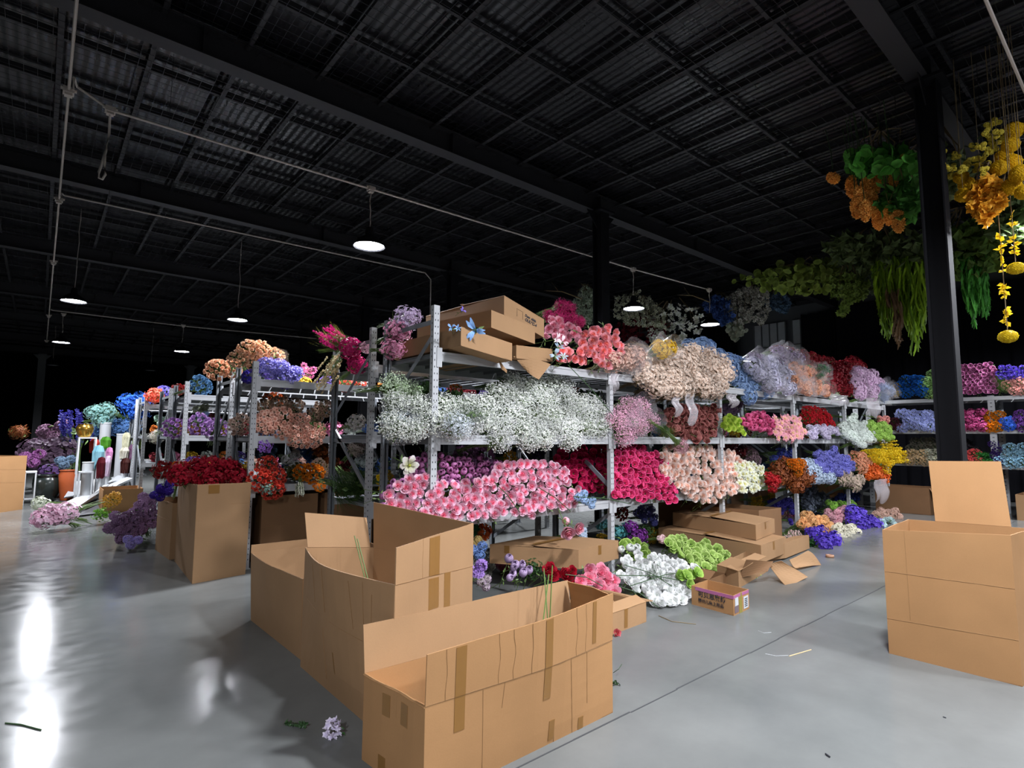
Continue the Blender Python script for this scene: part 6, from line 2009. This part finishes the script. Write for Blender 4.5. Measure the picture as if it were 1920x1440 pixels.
for lab, pa, pb, X in (('bare thin branch reaching left from the grey white blossom', (1020, 545), (1090, 560), 7.6), ('bare brown branch hung between the two far lamps', (1270, 553), (1330, 566), 10.5)):
    A, B_ = onx(*pa, X), onx(*pb, X)
    g = G()
    g.tube([A * 0, (B_ - A) * .5 + np.array([0, 0, .06]), B_ - A], [.004, .01, .014], 5)
    g.tube([(B_ - A) * .4 + np.array([0, 0, .05]), (B_ - A) * .2 + np.array([0, 0, .22])], [.007, .003], 4)
    o = tag(g.build('bare_branch', M_TWIG, None, False, tuple(A)), lab, 'branch')
    g = G()
    g.tube([(B_ - A) * .9, (B_ - A) * .9 + np.array([0, 0, 5.46 - B_[2]])], .003, 4)
    g.build('hanging_wire', M_WIRE, o)


def willow(label, poly, X, n, c0, c1, wid=.018, name='hanging_strands', bottoms=None):
    R = random.Random(hash_(label))
    xs = [p[0] for p in poly]
    g = G()
    top = min(p[1] for p in poly)
    T0 = onx(sum(xs) / len(xs), top, X)
    for q in range(n):
        a = R.uniform(min(xs), max(xs))
        # lower envelope of the polygon at this x
        ys = []
        for i in range(len(poly)):
            (xa, ya), (xb, yb) = poly[i], poly[(i + 1) % len(poly)]
            if (xa - a) * (xb - a) <= 0 and xa != xb:
                ys.append(ya + (yb - ya) * (a - xa) / (xb - xa))
        if len(ys) < 2:
            continue
        yl = max(ys)
        XX = X + R.uniform(-.3, .3)
        P0, P1 = onx(a, min(ys) + R.uniform(0, 12), XX), onx(a, min(ys) + (yl - min(ys)) * R.uniform(.55, 1.0), XX)
        H = P0[2] - P1[2]
        k = max(4, int(H / .09))
        ph = R.random() * 6
        pts = [P0 - T0 + np.array([.02 * math.sin(ph + j * .9), .03 * math.sin(ph * 2 + j * .7), -H * j / k]) for j in range(k + 1)]
        g.tube(pts, [wid * .5] * 1 + [wid] * (k - 1) + [wid * .3], 3, .5 + R.uniform(-.4, .5), cap=False)
        for j in range(1, k):
            V, F, T = el_leaf(R)
            V = V * .05
            sgn = R.choice((-1, 1))
            g.add(np.stack([V[:, 0], V[:, 1] * sgn * .6, -V[:, 1] + V[:, 2]], 1) + pts[j], F, T)
    e = empty(name, label, 'hanging greenery', None, tuple(T0))
    g.build('strands', petal(c0, c1), e)
    g = G()
    g.tube([(0, 0, -.1), (0, 0, 5.46 - T0[2])], .003, 4)
    g.build('hanging_wire', M_WIRE, e)


willow('lime green amaranthus strands hanging left of the column', [(1636, 490), (1670, 480), (1720, 478), (1738, 490), (1740, 560), (1733, 570), (1722, 640), (1715, 650), (1702, 680), (1695, 640), (1680, 600), (1665, 630), (1650, 650), (1640, 590)], 11.0, 150, '#3c5c10', '#9cc430')
willow('brown amaranthus strands hanging among the lime green ones', [(1662, 540), (1685, 540), (1688, 640), (1680, 660), (1670, 620), (1664, 600)], 10.8, 34, '#3c2c1c', '#6c5438')
willow('fresh green pine strands hanging right of the column', [(1800, 478), (1845, 470), (1850, 560), (1838, 612), (1830, 590), (1818, 640), (1812, 615), (1804, 580)], 10.9, 90, '#1c5414', '#5cb044')


def pom_ball(label, px_, py_, X, r, c=('#a87c08', '#f2cc20'), group=None):
    P = onx(px_, py_, X)
    e = empty('pompom_ball', label, 'pompom', group, tuple(P))
    me = BALL
    o = link('ball', me, e)
    o.scale = (r, r, r)
    o.material_slots[0].link = 'OBJECT'
    o.material_slots[0].material = petal(*c, gain=1.35)
    g = G()
    g.tube([(0, 0, r * .9), (0, 0, max(.3, 5.46 - P[2]))], .0025, 4)
    g.build('string', M_TWIG, e)


g = G()
R0 = random.Random(3)
P = [fib(260, k) * .9 for k in range(260)]
g.add(*scatter('floret4', P, P, .13, R0, .25))
g.lathe([(.86 * math.sin(PI * k / 10) + .001, -.86 * math.cos(PI * k / 10)) for k in range(11)], 16, t=.3)
BALL = g.mesh('ball', [M_WHITE])
pom = [(1900, 245, 7.3, 'yellow pompom ball highest at the picture edge', 17), (1895, 272, 7.2, 'yellow pompom ball just below the highest one', 15), (1898, 305, 7.4, 'shaded yellow pompom ball in the middle of the cluster edge', 16), (1873, 315, 7.2, 'yellow pompom ball left of the shaded one', 15),
       (1882, 295, 7.6, 'shaded yellow pompom ball behind the middle of the cluster', 16), (1912, 325, 7.0, 'yellow pompom ball low at the picture edge', 17), (1840, 353, 7.2, 'round yellow pompom ball above the amber tassels', 15), (1806, 366, 7.2, 'lowest left yellow pompom ball of the cluster', 14),
       (1812, 345, 7.5, 'shaded yellow pompom ball above the lowest left one', 14), (1802, 332, 7.4, 'leftmost small yellow pompom ball under the yellow florets', 13), (1896, 350, 7.1, 'large yellow pompom ball right of the amber tassels', 17), (1920, 360, 7.0, 'yellow pompom ball cut by the picture edge', 15)]
for x, y, X, lb, rp in pom:
    dd = onx(x, y, X) - CAM
    pom_ball(lb, x, y, X, rp * (dd @ FWD) / F_PX)


def string_ball(label, px_, ptop, pball, X, rp, leaves):
    P = onx(px_, pball, X)
    T0 = onx(px_ - 12, ptop, X)
    d = (P - CAM) @ FWD
    r = rp * d / F_PX
    e = empty('flower_string', label, 'hanging decoration', 'yellow flower strings', tuple(P))
    g = G()
    top = max(T0[2], 4.9) - P[2]
    g.tube([(0, 0, r * .8), (.0, 0, top), (0, 0, 5.46 - P[2])], .004, 4)
    g.build('cord', M_TWIG, e)
    o = link('ball', BALL, e)
    o.scale = (r, r, r * .8)
    o.material_slots[0].link = 'OBJECT'
    o.material_slots[0].material = petal('#a88408', '#f0d820')
    for ly in leaves:
        z = onx(px_, ly, X)[2] - P[2]
        g = G()
        R = random.Random(int(ly))
        g.add(*scatter('leaf', [np.array([0, 0, z + R.uniform(-.06, .06)]) for _ in range(9)], [(R.uniform(-1, 1), R.uniform(-1, 1), R.uniform(-.2, .4)) for _ in range(9)], .055, R, .3))
        g.build('leaf_cluster', petal('#c89c10', '#f4d428'), e)


string_ball('longest yellow flower string, its ball lowest beside the column', 1890, 440, 631, 7.2, 16, (452, 468, 496, 540, 548, 585, 600))
string_ball('shorter yellow flower string at the picture edge with a higher ball', 1905, 405, 503, 7.1, 15, (410, 455, 466))
spray('hanging_blossom', 'amber tassel foliage hanging under the yellow pompom balls', 'blossom', 'floret', None, [(1815, 365), (1850, 330), (1880, 345), (1882, 385), (1862, 400), (1852, 422), (1840, 410), (1820, 392)], .25, 620, .05, X=7.3, colr=('#c07810', '#f8bc3c'), gain=1.2)
pts_y = [(1855, 235), (1868, 228), (1850, 250), (1860, 262), (1880, 262), (1840, 275), (1825, 275), (1852, 285), (1785, 315), (1795, 322), (1770, 312), (1815, 305), (1828, 300), (1805, 318), (1850, 310), (1838, 300), (1692, 298), (1698, 300), (1765, 286), (1792, 292), (1865, 275), (1845, 320), (1758, 268), (1780, 330), (1870, 250), (1832, 315)]
for i, (x, y) in enumerate(pts_y):
    P = onx(x, y, 7.25 + .25 * math.sin(i * 2.3))
    bunch('hyd', 'yellow_floret_cluster', 'yellow floret cluster hung ' + ('among the pompom balls' if x > 1820 else 'right of the column' if x > 1730 else 'left of the column') + (', high' if y < 270 else ', mid height' if y < 305 else ', low') + (', outer' if i % 2 else ', inner'), 'blossom', 'yellow floret clusters under the roof', P, .36, (-.6, -.5, -.4 + .3 * math.sin(i)), '#d8b818', '#fff470', i, False, i * .7, M_STEMD)
for i, (x, y, lb) in enumerate(((1562, 334, 'amber cone flower farthest out on its own, left of the others'), (1596, 350, 'amber cone flower at the upper left of the cluster'), (1612, 372, 'amber cone flower second down on the left of the cluster'), (1606, 390, 'shaded amber cone flower low on the left of the cluster'), (1640, 345, 'amber cone flower highest, near the green leaves'),
                                (1622, 355, 'amber cone flower behind the highest ones'), (1622, 395, 'amber cone flower in the middle of the cluster'), (1646, 410, 'lowest amber cone flower of the cluster'), (1668, 400, 'bright amber cone flower low on the right'), (1684, 415, 'amber cone flower lowest on the right'), (1635, 378, 'amber cone flower between the left and right groups'), (1678, 335, 'small amber cone flower among the green leaves'))):
    P = onx(x, y, 7.2 + .15 * math.sin(i * 1.9))
    e = empty('cone_flower', lb, 'flower', 'amber cone flowers hung under the roof', tuple(P))
    R = random.Random(i)
    g = G()
    ps = [fib(150, k) * np.array([.05, .05, .125]) for k in range(150)]
    g.add(*scatter('floret4', ps, ps, .024, R, .3))
    o = g.build('petals', petal('#a8601c', '#f0b860', gain=1.5), e)
    o.rotation_euler = (0, .9 if i == 0 else R.uniform(-.3, .3), R.random())
    g = G()
    g.tube([(0, 0, .12), (.03, .02, .35), (.12, .1, 5.3 - P[2])], .005, 4)
    g.build('stem', M_STEMD, e)

#  ---- odds and ends on the floor
e = empty('fallen_sprig', 'small white floret sprig lying alone on the floor before the boxes', 'flower', None, tuple(onz(623, 1384, 0)))
R = random.Random(2)
g = G()
ps = [fib(26, k) * np.array([.035, .035, .04]) + np.array([0, 0, .04]) for k in range(26)]
g.add(*scatter('floret', ps, [p - np.array([0, 0, .03]) for p in ps], .017, R, .2))
g.build('blossoms', petal('#d8ccec', '#f6f0ff'), e)
g = G()
g.add(*scatter('leaf', [(.03, .0, .02), (.04, .01, .03), (.035, -.01, .02)], [(1, 0, .3)] * 3, .035, R, .4))
g.build('leaves', M_LEAF, e)


def twig(label, P, r=.002, mat=M_STEMD, leaves=0, name='fallen_twig'):
    P = [np.array(p, float) for p in P]
    c = P[0].copy()
    g = G()
    g.tube([p - c + np.array([0, 0, r]) for p in P], r, 5)
    if leaves:
        R = random.Random(leaves)
        ps = [(P[0] - c) + ((P[-1] - P[0]) * R.random()) + np.array([0, 0, .006]) for _ in range(leaves)]
        g.add(*scatter('leaf', ps, [(R.uniform(-1, 1), R.uniform(-1, 1), .4) for _ in ps], .022, R, .5))
    tag(g.build(name, mat, None, False, tuple(c)), label, 'stem')


twig('small dark green fir sprig on the floor left of the white floret sprig', [onz(535, 1358, .004), onz(573, 1362, .006)], leaves=40)
twig('single green stem lying alone on the floor at the lower left', [onz(10, 1357, 0), onz(40, 1360, 0), onz(77, 1370, 0)], .0035)
twig('straw coloured stick on the floor beside the joint', [onz(1480, 1231, 0), onz(1521, 1219, 0)], .003, plain('straw', '#d8b888', .7))
twig('thin pale fibre curling beside the straw stick', [onz(1435, 1226, 0), onz(1455, 1230, 0), onz(1478, 1229, 0)], .0012, M_WHITE)
twig('small white fibre on the floor nearer the lettered box', [onz(1422, 1183, 0), onz(1432, 1187, 0), onz(1446, 1186, 0)], .0015, M_WHITE)
twig('thin dark stem lying on the floor by the white roses', [onz(1235, 1155, .0), onz(1260, 1166, 0), onz(1305, 1171, 0)], .003, M_TWIG)
twig('dark leafy scrap on the floor beside the longest open box', [onz(1150, 1285, .0), onz(1160, 1282, .01)], leaves=8)
twig('curled green tendril on the floor beside the longest open box', [onz(1150, 1262, .01), onz(1160, 1255, .04), onz(1166, 1246, .06)], .002)
twig('small black fleck of leaf on the floor toward the camera', [onz(1548, 1415, 0), onz(1556, 1421, 0)], .004, M_INK)
twig('tiny dark speck of leaf on the floor below the big upright box', [onz(1768, 1345, 0), onz(1774, 1347, 0)], .003, M_INK)
# green stems standing in the long front box and the tall one
for lb, P in (('tall green stem leaning in the longest open box', [(2.15, 2.2, .06), (2.2, 2.28, .35), (2.24, 2.36, .66)]), ('second green stem leaning in the longest open box', [(2.05, 2.2, .06), (2.14, 2.27, .35), (2.28, 2.36, .62)]), ('third thin green stem leaning in the longest open box', [(2.1, 2.18, .06), (2.15, 2.22, .4), (2.2, 2.25, .7)]),
              ('dark green stem standing in the tall middle box', [(1.55, 3.0, .05), (1.6, 3.2, .4), (1.55, 3.35, .78)]), ('second dark green stem standing in the tall middle box', [(1.65, 3.0, .05), (1.62, 3.2, .4), (1.57, 3.35, .76)])):
    twig(lb, P, .0035, M_STEM, name='green_twig')
# long loose stems over the white rose heap and the shelf edge
for lb, a, b in (('long bare stem crossing the pink garden roses', ((927, 905), 3.5), ((975, 962), 3.5)), ('long bare stem crossing at the right of the pink garden roses', ((1010, 915), 3.55), ((1070, 960), 3.5)), ('thin green stem trailing down from the top shelf corner', ((1065, 685), 3.6), ((1150, 780), 3.6)),
                 ('thin stem resting on the low shelf beam by the second post', ((1075, 932), 3.6), ((1180, 945), 3.55))):
    A, B_ = ony(*a[0], a[1]), ony(*b[0], b[1])
    twig(lb, [A, (A + B_) / 2 + np.array([0, 0, .02]), B_], .004, M_STEMD, name='loose_twig')
for i, (a, b, lb) in enumerate((((1155, 1080), (1290, 1092), 'long dark stem lying across the middle of the white roses'), ((1170, 1060), (1260, 1100), 'long dark stem slanting over the upper white roses'), ((1180, 1100), (1300, 1070), 'long dark stem rising over the white roses to the green ones'), ((1160, 1100), (1235, 1140), 'long dark stem lying low on the white roses'), ((1060, 1078), (1130, 1100), 'dark stem across the pale pink roses'))):
    A, B_ = plane_hit(*a, 2.87, 1.7, .06), plane_hit(*b, 2.87, 1.7, .06)
    twig(lb, [A, (A + B_) / 2 + np.array([0, -.02, .03]), B_], .004, M_STEMD, name='loose_twig')
P = onz(1157, 1187, .02)
o = bpy.data.objects.new('fallen_bloom', HEADS['rose'][0])
COL.objects.link(o)
tag(o, 'small coral bloom fallen on the floor beside the torn box', 'flower')
o.matrix_world = Matrix.Translation(P) @ rot_to((-.3, -1, .5)) @ Matrix.Diagonal((.03, .03, .03, 1))
o.material_slots[0].link = 'OBJECT'
o.material_slots[0].material = petal('#c03c40', '#f08088')
g = G()
g.lathe([(.001, 0), (.045, 0), (.045, .03), (.03, .03), (.03, .004), (.001, .004)], 20)
tag(g.build('tape_roll', plain('tape_roll_mat', '#b08468', .5), None, True, tuple(onz(1556, 1045, 0))), 'small brown tape roll on the floor before the violet bunch', 'tape')
print('FLOWER COUNTS', sorted(COUNT.items(), key=lambda q: -q[1])[:30], 'objects', len(bpy.data.objects))
